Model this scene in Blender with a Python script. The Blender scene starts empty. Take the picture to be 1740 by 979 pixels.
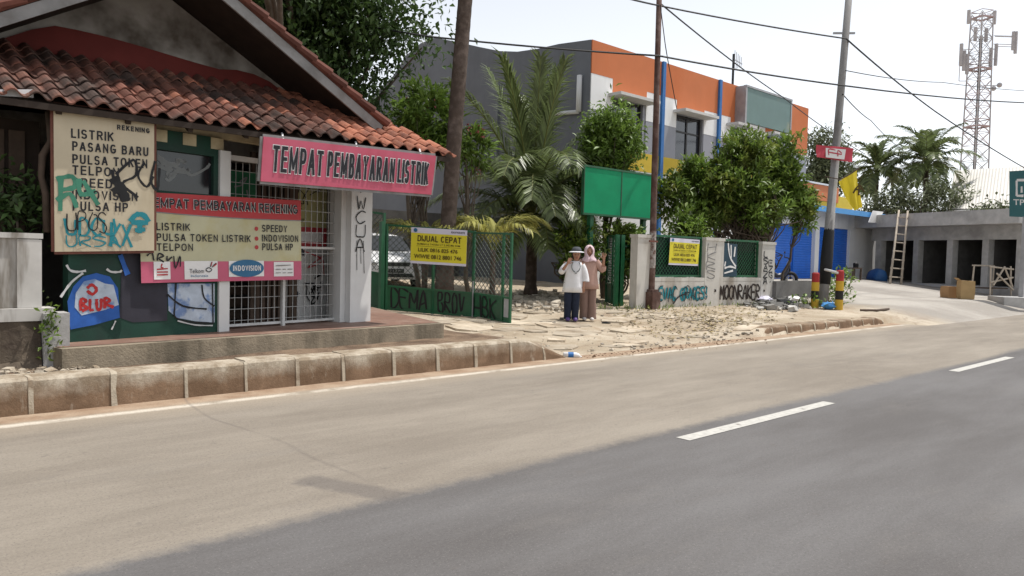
import bpy, math, random
import numpy as np
from mathutils import Matrix, Vector
random.seed(7); RNG = np.random.default_rng(7)
SC = bpy.context.scene; COL = SC.collection
R = math.radians
# ------------------------------------------------------------------ camera
CF = 1290.0; TH = R(47.2); PITCH = R(2.45); ROLL = R(1.45); CAMZ = 1.45
fw = np.array([math.cos(TH)*math.cos(PITCH), math.sin(TH)*math.cos(PITCH), -math.sin(PITCH)])
r0 = np.array([math.sin(TH), -math.cos(TH), 0]); u0 = np.cross(r0, fw)
rt = math.cos(ROLL)*r0+math.sin(ROLL)*u0; up_ = math.cos(ROLL)*u0-math.sin(ROLL)*r0
CP = np.array([0, 0, CAMZ])
cam = bpy.data.cameras.new('camera'); co = bpy.data.objects.new('camera', cam); COL.objects.link(co)
cam.sensor_width = 36; cam.lens = CF/1740*36; cam.clip_start = .1; cam.clip_end = 2000
co.matrix_world = Matrix(((rt[0], up_[0], -fw[0], 0), (rt[1], up_[1], -fw[1], 0), (rt[2], up_[2], -fw[2], CAMZ), (0, 0, 0, 1)))
SC.camera = co
# ------------------------------------------------------------------ light
SUN_EL, SUN_AZ = R(69), R(-24)        # azimuth measured from +X (along the road) towards +Y (the lot)
w = bpy.data.worlds.new('World'); SC.world = w; w.use_nodes = True
nt = w.node_tree; bg = nt.nodes['Background']
sky = nt.nodes.new('ShaderNodeTexSky'); sky.sky_type = 'NISHITA'; sky.sun_disc = False
sky.sun_elevation = SUN_EL; sky.sun_rotation = R(90)-SUN_AZ
sky.dust_density = .6; sky.air_density = 1.0; sky.ozone_density = 1.0
hs = nt.nodes.new('ShaderNodeHueSaturation'); hs.inputs['Saturation'].default_value = .22
nt.links.new(sky.outputs[0], hs.inputs['Color']); nt.links.new(hs.outputs[0], bg.inputs[0])
bg.inputs[1].default_value = .125
sl = bpy.data.lights.new('sun', 'SUN'); sl.energy = 2.75; sl.angle = R(.6); sl.color = (1, .96, .90)
so = bpy.data.objects.new('sun', sl); COL.objects.link(so)
sd = Vector((math.cos(SUN_EL)*math.cos(SUN_AZ), math.cos(SUN_EL)*math.sin(SUN_AZ), math.sin(SUN_EL)))
so.rotation_euler = sd.to_track_quat('Z', 'Y').to_euler(); so.location = (20, 0, 40)
SC.view_settings.view_transform = 'Standard'; SC.view_settings.look = 'None'; SC.view_settings.gamma = 1
SC.view_settings.exposure = .68

# ------------------------------------------------------------------ survey helpers (photo bearing -> point on a real surface)
def ray(x, y): return fw+(x-870.)/CF*rt-(y-489.5)/CF*up_
def G(x, y, z=0.):
    d = ray(x, y); return CP+(z-CAMZ)/d[2]*d
def PY(x, y, Y):
    d = ray(x, y); return CP+Y/d[1]*d
def PX(x, y, X):
    d = ray(x, y); return CP+X/d[0]*d
def PD(x, y, D): return CP+D*ray(x, y)
def PP(x, y, p0, n):
    d = ray(x, y); return CP+np.dot(np.array(p0)-CP, n)/np.dot(d, n)*d
def sst(a, b, x):
    t = min(1, max(0, (x-a)/(b-a))); return t*t*(3-2*t)
def zg(X, Y):
    left = .28 if Y > 7.55 else -.06
    lot = .23*sst(7.2, 13.4, Y)+.32*sst(12.5, 20, Y)
    verge = (.17+.09*sst(7.6, 11, Y)+.30*sst(13, 20, Y)) if Y > 7.5 else -.06
    fore = .32*sst(6.3, 8.6, Y)+.43*sst(9, 16, Y)-.004
    a = sst(7.2, 8.4, X); z = left*(1-a)+lot*a if not (Y <= 7.55 and X < 7.9) else -.06
    if Y > 7.55: z = left*(1-a)+(lot)*a
    b = sst(12.6, 14., X)
    if Y <= 7.5: z = (-.06 if 13.2 < X < 19.9 else z) if X >= 13.2 else z
    else: z = z*(1-b)+verge*b
    c = sst(18.0, 22., X)
    if Y > 7.5 or X >= 19.9: z = z*(1-c)+fore*c
    return z
def GH(x, y):
    z = .2
    for _ in range(30):
        p = G(x, y, z); z = .5*z+.5*zg(p[0], p[1])
    return G(x, y, z)
def ztop(p, y):   # height of a vertical through p seen at row y
    p = np.array(p, float); lo, hi = p[2]-3, p[2]+60
    for _ in range(50):
        m = (lo+hi)/2; q = np.array([p[0], p[1], m])-CP
        yy = 489.5-CF*(q@up_)/(q@fw)
        if yy > y: lo = m
        else: hi = m
    return lo

# ------------------------------------------------------------------ materials
def mat(name, col, rough=.8, var=.18, sc=3., bump=0., bsc=40., metal=0., col2=None, c2=(.45, .65), c2sc=1.2, tint=0., spec=.3, transl=0., streak=False, col3=None, c3=(.6, .7), c3sc=8.):
    m = bpy.data.materials.new(name); m.use_nodes = True; n = m.node_tree.nodes; l = m.node_tree.links
    b = n['Principled BSDF']; b.inputs['Roughness'].default_value = rough; b.inputs['Metallic'].default_value = metal
    b.inputs['Specular IOR Level'].default_value = spec
    tc = n.new('ShaderNodeTexCoord'); co_ = tc.outputs['Object']
    if streak:
        mp = n.new('ShaderNodeMapping'); mp.inputs['Scale'].default_value = (1, 1, .18); l.new(co_, mp.inputs[0]); co2 = mp.outputs[0]
    else: co2 = co_
    def noise(s, vec=co_, det=5):
        x = n.new('ShaderNodeTexNoise'); x.inputs['Scale'].default_value = s; x.inputs['Detail'].default_value = det; x.inputs['Roughness'].default_value = .6
        l.new(vec, x.inputs['Vector']); return x.outputs['Fac']
    def ramp(fac, lo, hi):
        x = n.new('ShaderNodeMapRange'); x.inputs[1].default_value = lo; x.inputs[2].default_value = hi; l.new(fac, x.inputs[0]); return x.outputs[0]
    def mixc(fac, a, bcol):
        x = n.new('ShaderNodeMix'); x.data_type = 'RGBA'; l.new(fac, x.inputs[0])
        if isinstance(a, tuple): x.inputs[6].default_value = (*a, 1)
        else: l.new(a, x.inputs[6])
        if isinstance(bcol, tuple): x.inputs[7].default_value = (*bcol, 1)
        else: l.new(bcol, x.inputs[7])
        return x.outputs[2]
    cur = tuple(col)
    if col2: cur = mixc(ramp(noise(c2sc, co2), *c2), cur, tuple(col2))
    if col3: cur = mixc(ramp(noise(c3sc, co2), *c3), cur, tuple(col3))
    x = n.new('ShaderNodeMapRange'); x.inputs[1].default_value = .25; x.inputs[2].default_value = .75
    x.inputs[3].default_value = 1-var; x.inputs[4].default_value = 1+var; l.new(noise(sc, co_, 8), x.inputs[0])
    val = x.outputs[0]
    if tint:
        at = n.new('ShaderNodeAttribute'); at.attribute_name = 'tint'
        y = n.new('ShaderNodeMapRange'); y.inputs[3].default_value = 1-tint; y.inputs[4].default_value = 1+tint; l.new(at.outputs['Fac'], y.inputs[0])
        z = n.new('ShaderNodeMath'); z.operation = 'MULTIPLY'; l.new(val, z.inputs[0]); l.new(y.outputs[0], z.inputs[1]); val = z.outputs[0]
    hv = n.new('ShaderNodeHueSaturation'); l.new(val, hv.inputs['Value'])
    if isinstance(cur, tuple): hv.inputs['Color'].default_value = (*cur, 1)
    else: l.new(cur, hv.inputs['Color'])
    l.new(hv.outputs[0], b.inputs['Base Color'])
    if bump:
        bp = n.new('ShaderNodeBump'); bp.inputs['Strength'].default_value = bump; bp.inputs['Distance'].default_value = .02
        l.new(noise(bsc), bp.inputs['Height']); l.new(bp.outputs[0], b.inputs['Normal'])
    if transl:
        t = n.new('ShaderNodeBsdfTranslucent'); l.new(hv.outputs[0], t.inputs[0])
        ms = n.new('ShaderNodeMixShader'); ms.inputs[0].default_value = transl; l.new(b.outputs[0], ms.inputs[1]); l.new(t.outputs[0], ms.inputs[2])
        l.new(ms.outputs[0], n['Material Output'].inputs[0])
    return m
M = {}
M['black'] = mat('black_paint', (.012, .012, .013), .6, .3)
M['dark'] = mat('dark_void', (.02, .018, .016), .9, .3)
M['white'] = mat('white_paint', (.66, .66, .66), .6, .08, 2, col2=(.42, .40, .36), c2=(.55, .8), streak=True)
M['print_white'] = mat('print_white', (.72, .71, .70), .6, .05)
M['green'] = mat('green_gate_paint', (.012, .105, .042), .45, .25, 5, col2=(.02, .075, .035), spec=.4)
M['wire'] = mat('wire_mesh', (.06, .075, .06), .6, .2)
M['steel'] = mat('steel', (.35, .35, .36), .5, .2, metal=.4)
M['grey_paint'] = mat('grey_paint', (.145, .153, .172), .8, .10, 1.5, col2=(.125, .13, .145), c2sc=.5, streak=True)
M['conc'] = mat('raw_concrete', (.46, .45, .435), .9, .2, 3, .3, 30, col2=(.33, .32, .31), c2sc=.8)
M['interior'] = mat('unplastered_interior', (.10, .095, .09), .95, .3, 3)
M['conc_dark'] = mat('bare_cement', (.15, .145, .14), .9, .2, 3, .3, 30, col2=(.09, .088, .085), c2sc=.8)
M['kerb'] = mat('kerb_stone', (.28, .21, .15), .9, .3, 4, .7, 30, col2=(.19, .125, .08), c2sc=2.5, col3=(.46, .39, .30), c3=(.6, .7), c3sc=5)
M['rope'] = mat('cable', (.03, .03, .032), .6, .1)

# ------------------------------------------------------------------ mesh builder
class MB:
    def __init__(s, Mx=None): s.v = []; s.f = []; s.t = []; s.mi = []; s.M = Mx; s.tint = .5; s.m = 0
    def add(s, vs, fs):
        n = len(s.v)
        if s.M is not None: vs = [tuple(s.M @ Vector(p)) for p in vs]
        s.v += [tuple(p) for p in vs]
        for f in fs: s.f.append([i+n for i in f]); s.t.append(s.tint); s.mi.append(s.m)
    def poly(s, pts): s.add(pts, [list(range(len(pts)))])
    def box(s, x0, x1, y0, y1, z0, z1):
        s.add([(x0, y0, z0), (x1, y0, z0), (x1, y1, z0), (x0, y1, z0), (x0, y0, z1), (x1, y0, z1), (x1, y1, z1), (x0, y1, z1)],
              [(0, 3, 2, 1), (4, 5, 6, 7), (0, 1, 5, 4), (1, 2, 6, 5), (2, 3, 7, 6), (3, 0, 4, 7)])
    def beam(s, a, b, w, h=None, up=(0, 0, 1)):
        h = h or w; a = Vector(a); b = Vector(b); d = (b-a).normalized(); u = Vector(up)
        if abs(d.dot(u)) > .95: u = Vector((1, 0, 0))
        x = d.cross(u).normalized(); y = x.cross(d)
        x *= w/2; y *= h/2
        s.add([a-x-y, a+x-y, a+x+y, a-x+y, b-x-y, b+x-y, b+x+y, b-x+y], [(3, 2, 1, 0), (4, 5, 6, 7), (0, 1, 5, 4), (1, 2, 6, 5), (2, 3, 7, 6), (3, 0, 4, 7)])
    def tube(s, pts, r, n=8, cap=True):
        pts = [Vector(p) for p in pts]; k = len(pts); rs = r if hasattr(r, '__len__') else [r]*k
        vs = []; prev = None
        for i, p in enumerate(pts):
            d = (pts[min(i+1, k-1)]-pts[max(i-1, 0)]).normalized()
            if prev is None:
                u = Vector((0, 0, 1)) if abs(d.z) < .9 else Vector((1, 0, 0))
                x = d.cross(u).normalized()
            else: x = (prev-d*prev.dot(d)).normalized()
            prev = x; y = d.cross(x)
            for j in range(n):
                a = 2*math.pi*j/n; vs.append(p+(x*math.cos(a)+y*math.sin(a))*rs[i])
        fs = [(i*n+j, i*n+(j+1) % n, (i+1)*n+(j+1) % n, (i+1)*n+j) for i in range(k-1) for j in range(n)]
        if cap: fs += [tuple(range(n))[::-1], tuple((k-1)*n+j for j in range(n))]
        s.add(vs, fs)
    def loft(s, rings, cap=True):   # rings: lists of equal-length points
        n = len(rings[0]); vs = [p for r in rings for p in r]
        fs = [(i*n+j, i*n+(j+1) % n, (i+1)*n+(j+1) % n, (i+1)*n+j) for i in range(len(rings)-1) for j in range(n)]
        if cap: fs += [tuple(range(n))[::-1], tuple((len(rings)-1)*n+j for j in range(n))]
        s.add(vs, fs)
    def ell(s, c, rx, ry, rz, n=12, m=8):
        rings = []
        for i in range(m+1):
            a = -math.pi/2+math.pi*i/m; a = max(-1.5, min(1.5, a))
            rings.append([(c[0]+rx*math.cos(a)*math.cos(2*math.pi*j/n), c[1]+ry*math.cos(a)*math.sin(2*math.pi*j/n), c[2]+rz*math.sin(a)) for j in range(n)])
        s.loft(rings)
    def prism(s, pts, d):     # extrude polygon by vector d
        n = len(pts); d = Vector(d); q = [tuple(Vector(p)+d) for p in pts]
        s.add(list(pts)+q, [tuple(range(n))[::-1], tuple(range(n, 2*n))]+[(i, (i+1) % n, n+(i+1) % n, n+i) for i in range(n)])
    def stroke(s, pts, w, nrm):
        pts = [Vector(p) for p in pts]; N = Vector(nrm).normalized(); vs = []
        for i, p in enumerate(pts):
            d = pts[min(i+1, len(pts)-1)]-pts[max(i-1, 0)]
            if d.length < 1e-6: d = Vector((0, 0, 1))
            x = N.cross(d.normalized()); x.normalize(); ww = w*(.75+.5*random.random())/2
            vs += [p-x*ww, p+x*ww]
        s.add(vs, [(2*i, 2*i+1, 2*i+3, 2*i+2) for i in range(len(pts)-1)])
    def build(s, name, mats, parent=None, smooth=False):
        me = bpy.data.meshes.new(name); me.from_pydata(s.v, [], s.f)
        for m in (mats if isinstance(mats, (list, tuple)) else [mats]): me.materials.append(M[m] if isinstance(m, str) else m)
        if len(me.materials) > 1: me.polygons.foreach_set('material_index', s.mi)
        at = me.attributes.new('tint', 'FLOAT', 'FACE'); at.data.foreach_set('value', np.array(s.t, dtype=np.float32))
        if smooth: me.polygons.foreach_set('use_smooth', [True]*len(me.polygons))
        return link(name, me, parent)
RM = {}
def link(name, me, parent):
    o = bpy.data.objects.new(name, me); COL.objects.link(o)
    if parent is not None:
        rm = RM[parent.name]; me.transform(rm.inverted()); RM[o.name] = rm; o.parent = parent
    else: RM[o.name] = Matrix.Identity(4)
    me.update(); return o
def tag(o, label=None, cat=None, group=None, kind=None):
    if label: o['label'] = label
    if cat: o['category'] = cat
    if group: o['group'] = group
    if kind: o['kind'] = kind
    return o
def thing(name, label, cat, loc=(0, 0, 0), rz=0., group=None):
    o = bpy.data.objects.new(name, None); COL.objects.link(o); o.empty_display_size = .2
    o.location = tuple(float(c) for c in loc); o.rotation_euler = (0, 0, rz)
    RM[o.name] = Matrix.Translation(Vector(o.location)) @ Matrix.Rotation(rz, 4, 'Z')
    return tag(o, label, cat, group)
def base(mb, name, mats, label, cat, group=None, kind=None, smooth=False):   # a thing that is one mesh, origin at its base
    a = np.array(mb.v); c = Vector(((a[:, 0].min()+a[:, 0].max())/2, (a[:, 1].min()+a[:, 1].max())/2, a[:, 2].min()))
    mb.v = [tuple(Vector(p)-c) for p in mb.v]; o = mb.build(name, mats, None, smooth); o.location = c; RM[o.name] = Matrix.Translation(c)
    return tag(o, label, cat, group, kind)
def copy_tree(o, parent=None):
    c = o.copy(); COL.objects.link(c)
    if parent is not None: c.parent = parent
    for ch in list(o.children): copy_tree(ch, c)
    return c
def frame(o, x, y):  # matrix with origin o, x axis, y axis (z up)
    x = Vector(x).normalized(); z = Vector((0, 0, 1)); y = z.cross(x)
    return Matrix(((x.x, y.x, 0, o[0]), (x.y, y.y, 0, o[1]), (x.z, y.z, 1, o[2]), (0, 0, 0, 1)))

# ------------------------------------------------------------------ lettering
def text(s, bl, U, Vv, m, parent, bold=0., name='lettering', out=0., nrm=None, lift=.002, font_w=None):
    """capital text fitted to the rectangle bl + U, V; out>0 adds that much outline"""
    cu = bpy.data.curves.new('t', 'FONT'); cu.body = s; cu.size = 1; cu.resolution_u = 3
    ob = bpy.data.objects.new('t', cu); COL.objects.link(ob)
    def grab(off):
        cu.offset = off; bpy.context.view_layer.update()
        return bpy.data.meshes.new_from_object(ob.evaluated_get(bpy.context.evaluated_depsgraph_get()))
    m0 = grab(0.); a = np.array([v.co[:] for v in m0.vertices]); lo, hi = a.min(0), a.max(0)
    me = grab(bold+out) if bold+out else m0
    U = Vector(U); Vv = Vector(Vv); bl = Vector(bl); nrm = Vector(nrm if nrm is not None else U.cross(Vv)).normalized()
    for v in me.vertices:
        v.co = bl+U*((v.co.x-lo[0])/(hi[0]-lo[0]))+Vv*((v.co.y-lo[1])/(hi[1]-lo[1]))+nrm*lift
    COL.objects.unlink(ob); bpy.data.objects.remove(ob)
    me.materials.clear(); me.materials.append(M[m]); me.name = name
    return link(name, me, parent)
def arc(cx, cy, rx, ry, a0, a1, n=9): return [(cx+rx*math.copysign(abs(math.cos(R(a0+(a1-a0)*i/n)))**.85, math.cos(R(a0+(a1-a0)*i/n))), cy+ry*math.copysign(abs(math.sin(R(a0+(a1-a0)*i/n)))**.85, math.sin(R(a0+(a1-a0)*i/n)))) for i in range(n+1)]
BF = {'A': (1, [[(0, 0), (.46, 1)], [(.54, 1), (1, 0)], [(.32, .33), (.68, .33)]]), 'B': (.9, [[(0, 0), (0, 1)], [(0, 1), (.5, 1)]+arc(.55, .77, .40, .23, 90, -90)+[(0, .54)], [(0, .54), (.5, .54)]+arc(.55, .27, .45, .27, 90, -90)+[(0, 0)]]),
 'C': (.95, [arc(.5, .5, .5, .5, 48, 312, 14)]), 'D': (.95, [[(0, 0), (0, 1)], [(0, 1), (.4, 1)]+arc(.4, .5, .6, .5, 90, -90)+[(0, 0)]]), 'E': (.82, [[(1, 1), (0, 1), (0, 0), (1, 0)], [(0, .52), (.9, .52)]]),
 'G': (1, [arc(.5, .5, .5, .5, 48, 330, 15)+[(1, .45), (.55, .45)]]), 'H': (.92, [[(0, 0), (0, 1)], [(1, 0), (1, 1)], [(0, .52), (1, .52)]]), 'I': (.12, [[(.5, 0), (.5, 1)]]), 'J': (.7, [[(1, 1), (1, .28)]+arc(.5, .28, .5, .28, 0, -180)]),
 'K': (.92, [[(0, 0), (0, 1)], [(1, 1), (.02, .42)], [(.35, .6), (1, 0)]]), 'L': (.75, [[(0, 1), (0, 0), (1, 0)]]), 'M': (1.15, [[(0, 0), (0, 1)], [(0, .97), (.5, .14)], [(.5, .14), (1, .97)], [(1, 1), (1, 0)]]), 'N': (.92, [[(0, 0), (0, 1)], [(0, .98), (1, .02)], [(1, 0), (1, 1)]]),
 'O': (1, [arc(.5, .5, .5, .5, 90, 450, 20)]), 'P': (.88, [[(0, 0), (0, 1)], [(0, 1), (.5, 1)]+arc(.55, .73, .45, .27, 90, -90)+[(0, .46)]]), 'R': (.92, [[(0, 0), (0, 1)], [(0, 1), (.5, 1)]+arc(.55, .75, .42, .25, 90, -90)+[(0, .5)], [(.55, .5), (1, 0)]]),
 'S': (.88, [arc(.5, .74, .46, .26, 25, 270, 10)[:-1]+arc(.5, .25, .5, .25, 90, -155, 10)]), 'T': (.86, [[(0, 1), (1, 1)], [(.5, 1), (.5, 0)]]), 'U': (.92, [[(0, 1), (0, .32)]+arc(.5, .32, .5, .32, 180, 360)+[(1, 1)]]), 'V': (.95, [[(0, 1), (.5, 0), (1, 1)]]),
 'W': (1.3, [[(0, 1), (.25, 0), (.5, 1), (.75, 0), (1, 1)]]), 'Y': (.95, [[(0, 1), (.5, .45), (1, 1)], [(.5, .45), (.5, 0)]]), ' ': (.35, [])}
def block(s, bl, U, Vv, m, parent, wd=.16, out=0., name='lettering', nrm=None, lift=.002, gap=.30, kx=1.):
    """grotesque capitals of even stroke, wd = stroke / cap height; out adds an outline"""
    U = Vector(U); Vv = Vector(Vv); bl = Vector(bl); N = Vector(nrm if nrm is not None else U.cross(Vv)).normalized(); H = Vv.length; w0 = wd*H; e = w0/2
    tot = sum(BF[c][0] for c in s)+gap*(len(s)-1); x = 0; mb = MB(); k = 0; UL = U.length; sc = UL*kx/tot; un = U.normalized()/kx; vn = Vv/H
    for c in s:
        cw, sts = BF[c]
        for st in sts:
            P = []
            for a, b_ in st:
                px_ = x*sc+(e if cw > .2 else 0)+a*max(.0, cw*sc-(2*e if cw > .2 else 0)); py_ = e+b_*(H-2*e); P.append((px_, py_))
            P = [p for i, p in enumerate(P) if i == 0 or math.hypot(p[0]-P[i-1][0], p[1]-P[i-1][1]) > 1e-5]
            hw = e*(.80 if c in 'MNW' else 1)+out*H; closed = math.hypot(P[0][0]-P[-1][0], P[0][1]-P[-1][1]) < 1e-4; n = len(P); L = []; Rr = []
            for i in range(n):
                p = P[i]; a = P[i-1] if i else (P[-2] if closed else None); b_ = P[i+1] if i < n-1 else (P[1] if closed else None)
                d1 = ((p[0]-a[0]), (p[1]-a[1])) if a else None; d2 = ((b_[0]-p[0]), (b_[1]-p[1])) if b_ else None
                f = lambda d: (d[0]/math.hypot(*d), d[1]/math.hypot(*d))
                d1 = f(d1) if d1 else None; d2 = f(d2) if d2 else None
                if d1 and d2:
                    nx, ny = -(d1[1]+d2[1]), d1[0]+d2[0]; q = math.hypot(nx, ny) or 1e-6; nx /= q; ny /= q; cs = max(.72, nx*-d1[1]+ny*d1[0]); l_ = hw/cs
                    L.append((p[0]+nx*l_, p[1]+ny*l_)); Rr.append((p[0]-nx*l_, p[1]-ny*l_))
                else:
                    d = d1 or d2; ext = (out*H+e*(.98 if min(abs(d[0]), abs(d[1])) < .2 else .55))*(1 if d1 else -1); cx_, cy_ = p[0]+d[0]*ext, p[1]+d[1]*ext
                    L.append((cx_-d[1]*hw, cy_+d[0]*hw)); Rr.append((cx_+d[1]*hw, cy_-d[0]*hw))
            lf = lift+k*.0003; k += 1
            vs = [bl+un*q[0]+vn*q[1]+N*lf for pr in zip(L, Rr) for q in pr]
            mb.add(vs, [(2*i, 2*i+1, 2*i+3, 2*i+2) for i in range(n-1)])
        x += cw+gap
    return mb.build(name, m, parent)
SF = {'A': [[(0, 0), (.5, 1), (1, 0)], [(.2, .4), (.8, .4)]], 'B': [[(0, 0), (0, 1), (.7, .9), (.65, .6), (0, .5)], [(.5, .55), (1, .3), (.7, 0), (0, .02)]],
 'C': [[(1, .85), (.5, 1), (0, .5), (.4, 0), (1, .15)]], 'D': [[(0, 0), (.05, 1), (.8, .8), (1, .4), (.6, .05), (0, 0)]], 'E': [[(1, 1), (0, 1), (0, 0), (1, 0)], [(0, .5), (.8, .5)]],
 'G': [[(1, .85), (.5, 1), (0, .5), (.4, 0), (1, .1), (1, .5), (.6, .5)]], 'H': [[(0, 0), (0, 1)], [(1, 0), (1, 1)], [(0, .5), (1, .5)]], 'I': [[(.5, 0), (.5, 1)]],
 'K': [[(0, 0), (0, 1)], [(1, 1), (.05, .45), (1, 0)]], 'L': [[(0, 1), (0, 0), (1, 0)]], 'M': [[(0, 0), (.1, 1), (.5, .3), (.9, 1), (1, 0)]], 'N': [[(0, 0), (0, 1), (1, 0), (1, 1)]],
 'O': [[(.5, 1), (.05, .7), (.05, .25), (.5, 0), (.95, .3), (.95, .75), (.5, 1)]], 'P': [[(0, 0), (0, 1), (.8, .9), (.8, .6), (0, .45)]], 'R': [[(0, 0), (0, 1), (.8, .9), (.8, .6), (0, .5), (1, 0)]],
 'S': [[(1, .9), (.4, 1), (0, .75), (.9, .35), (.6, 0), (0, .1)]], 'T': [[(0, 1), (1, 1)], [(.5, 1), (.5, 0)]], 'U': [[(0, 1), (.05, .2), (.5, 0), (.95, .2), (1, 1)]], 'V': [[(0, 1), (.4, 0), (1, 1)]],
 'W': [[(0, 1), (.25, 0), (.5, .7), (.75, 0), (1, 1)]], 'X': [[(0, 0), (1, 1)], [(0, 1), (1, 0)]], 'Y': [[(0, 1), (.5, .5), (1, 1)], [(.5, .5), (.3, 0)]], 'Z': [[(0, 1), (1, 1), (0, 0), (1, 0)]],
 '.': [[(.4, .42), (.6, .58)]], '!': [[(.5, 1), (.5, .35)], [(.5, .12), (.5, .0)]], '*': [[(0, .3), (1, .7)], [(0, .7), (1, .3)], [(.5, .1), (.5, .9)]], ' ': []}
def smooth_line(p, k=4):
    if len(p) < 3: return [p[0], ((p[0][0]+p[1][0])/2, (p[0][1]+p[1][1])/2), p[1]]
    o = []
    for i in range(len(p)-1):
        a, b, c, d = p[max(i-1, 0)], p[i], p[i+1], p[min(i+2, len(p)-1)]
        for j in range(k):
            t = j/k; o.append(tuple(.5*(2*b[q]+(c[q]-a[q])*t+(2*a[q]-5*b[q]+4*c[q]-d[q])*t*t+(3*b[q]-a[q]-3*c[q]+d[q])*t**3) for q in (0, 1)))
    return o+[p[-1]]
def graffiti(s, bl, U, Vv, wd, m, parent, name='graffiti', vertical=False, jit=.06, lift=.004, curl=True):
    mb = MB(); U = Vector(U); Vv = Vector(Vv); bl = Vector(bl); N = U.cross(Vv).normalized(); k = 0
    n = len(s)
    for i, ch in enumerate(s):
        for st in SF.get(ch, []):
            pts = smooth_line([(x+random.uniform(-jit, jit), y+random.uniform(-jit, jit)) for x, y in st]) if curl else st
            P = []
            for x, y in pts:
                if vertical: P.append(bl+U*x+Vv*((n-1-i+y*.86)/n))
                else: P.append(bl+U*((i+x*.82)/n)+Vv*y)
            k += 1; mb.stroke([p+N*(lift+k*.0004) for p in P], wd, N)
    return mb.build(name, m, parent)
def scrawl(bl, U, Vv, wd, m, parent, lines, name='graffiti', lift=.004):
    mb = MB(); U = Vector(U); Vv = Vector(Vv); bl = Vector(bl); N = U.cross(Vv).normalized()
    for k, st in enumerate(lines):
        mb.stroke([bl+U*x+Vv*y+N*(lift+k*.0004) for x, y in smooth_line(st)], wd, N)
    return mb.build(name, m, parent)
def loops(n, seed):
    r = random.Random(seed); L = []
    for _ in range(n):
        x, y = r.uniform(.1, .9), r.uniform(.1, .9); p = [(x, y)]
        for _ in range(r.randint(3, 6)): x = min(1, max(0, x+r.uniform(-.3, .3))); y = min(1, max(0, y+r.uniform(-.35, .35))); p.append((x, y))
        L.append(p)
    return L

# ------------------------------------------------------------------ foliage
def leaf_mesh(name, c, d, up, ln, wd, m, parent, tint, fold=.25):
    """c centres, d leaf directions, up approx normals; folded leaf of two quads"""
    n = len(c); d = d/np.linalg.norm(d, axis=1)[:, None]; s = np.cross(d, up); s /= np.linalg.norm(s, axis=1)[:, None]+1e-9; nn = np.cross(s, d)
    ln = np.asarray(ln).reshape(-1, 1)*np.ones((n, 1)); wd = np.asarray(wd).reshape(-1, 1)*np.ones((n, 1))
    p0 = c; p1 = c+d*ln*.5+s*wd*.5+nn*wd*fold; p2 = c+d*ln-nn*ln*.12; p3 = c+d*ln*.5-s*wd*.5+nn*wd*fold; pm = c+d*ln*.52
    v = np.stack([p0, p1, p2, p3, pm], 1).reshape(-1, 3)
    if parent is not None:
        A = np.array(RM[parent.name].inverted()); v = v@A[:3, :3].T+A[:3, 3]
    me = bpy.data.meshes.new(name); b = np.arange(n)*5
    lp = np.stack([b, b+1, b+2, b+4, b, b+4, b+2, b+3], 1).reshape(-1)
    me.vertices.add(5*n); me.vertices.foreach_set('co', v.astype(np.float32).ravel())
    me.loops.add(8*n); me.loops.foreach_set('vertex_index', lp.astype(np.int32))
    me.polygons.add(2*n); me.polygons.foreach_set('loop_start', (np.arange(2*n)*4).astype(np.int32))
    me.materials.append(M[m]); me.update(calc_edges=True); me.validate()
    at = me.attributes.new('tint', 'FLOAT', 'FACE'); at.data.foreach_set('value', np.repeat(tint, 2).astype(np.float32))
    o = bpy.data.objects.new(name, me); COL.objects.link(o)
    if parent is not None: o.parent = parent; RM[o.name] = RM[parent.name]
    return o
def rand_dirs(n, rng):
    a = rng.normal(size=(n, 3)); return a/np.linalg.norm(a, axis=1)[:, None]
def crown_points(lobes, ncl, rng, shell=.55):
    """cluster centres spread through overlapping ellipsoid lobes, denser towards the outside"""
    vol = np.array([l[3]*l[4]*l[5] for l in lobes]); pr = vol/vol.sum(); P = []; O = []
    for k in rng.choice(len(lobes), ncl, p=pr):
        l = lobes[k]; d = rand_dirs(1, rng)[0]; rr = rng.uniform(shell, 1.)*rng.uniform(.88, 1.08)
        P.append(np.array(l[:3])+d*rr*np.array(l[3:6])); O.append(d)
    return np.array(P), np.array(O)
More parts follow.
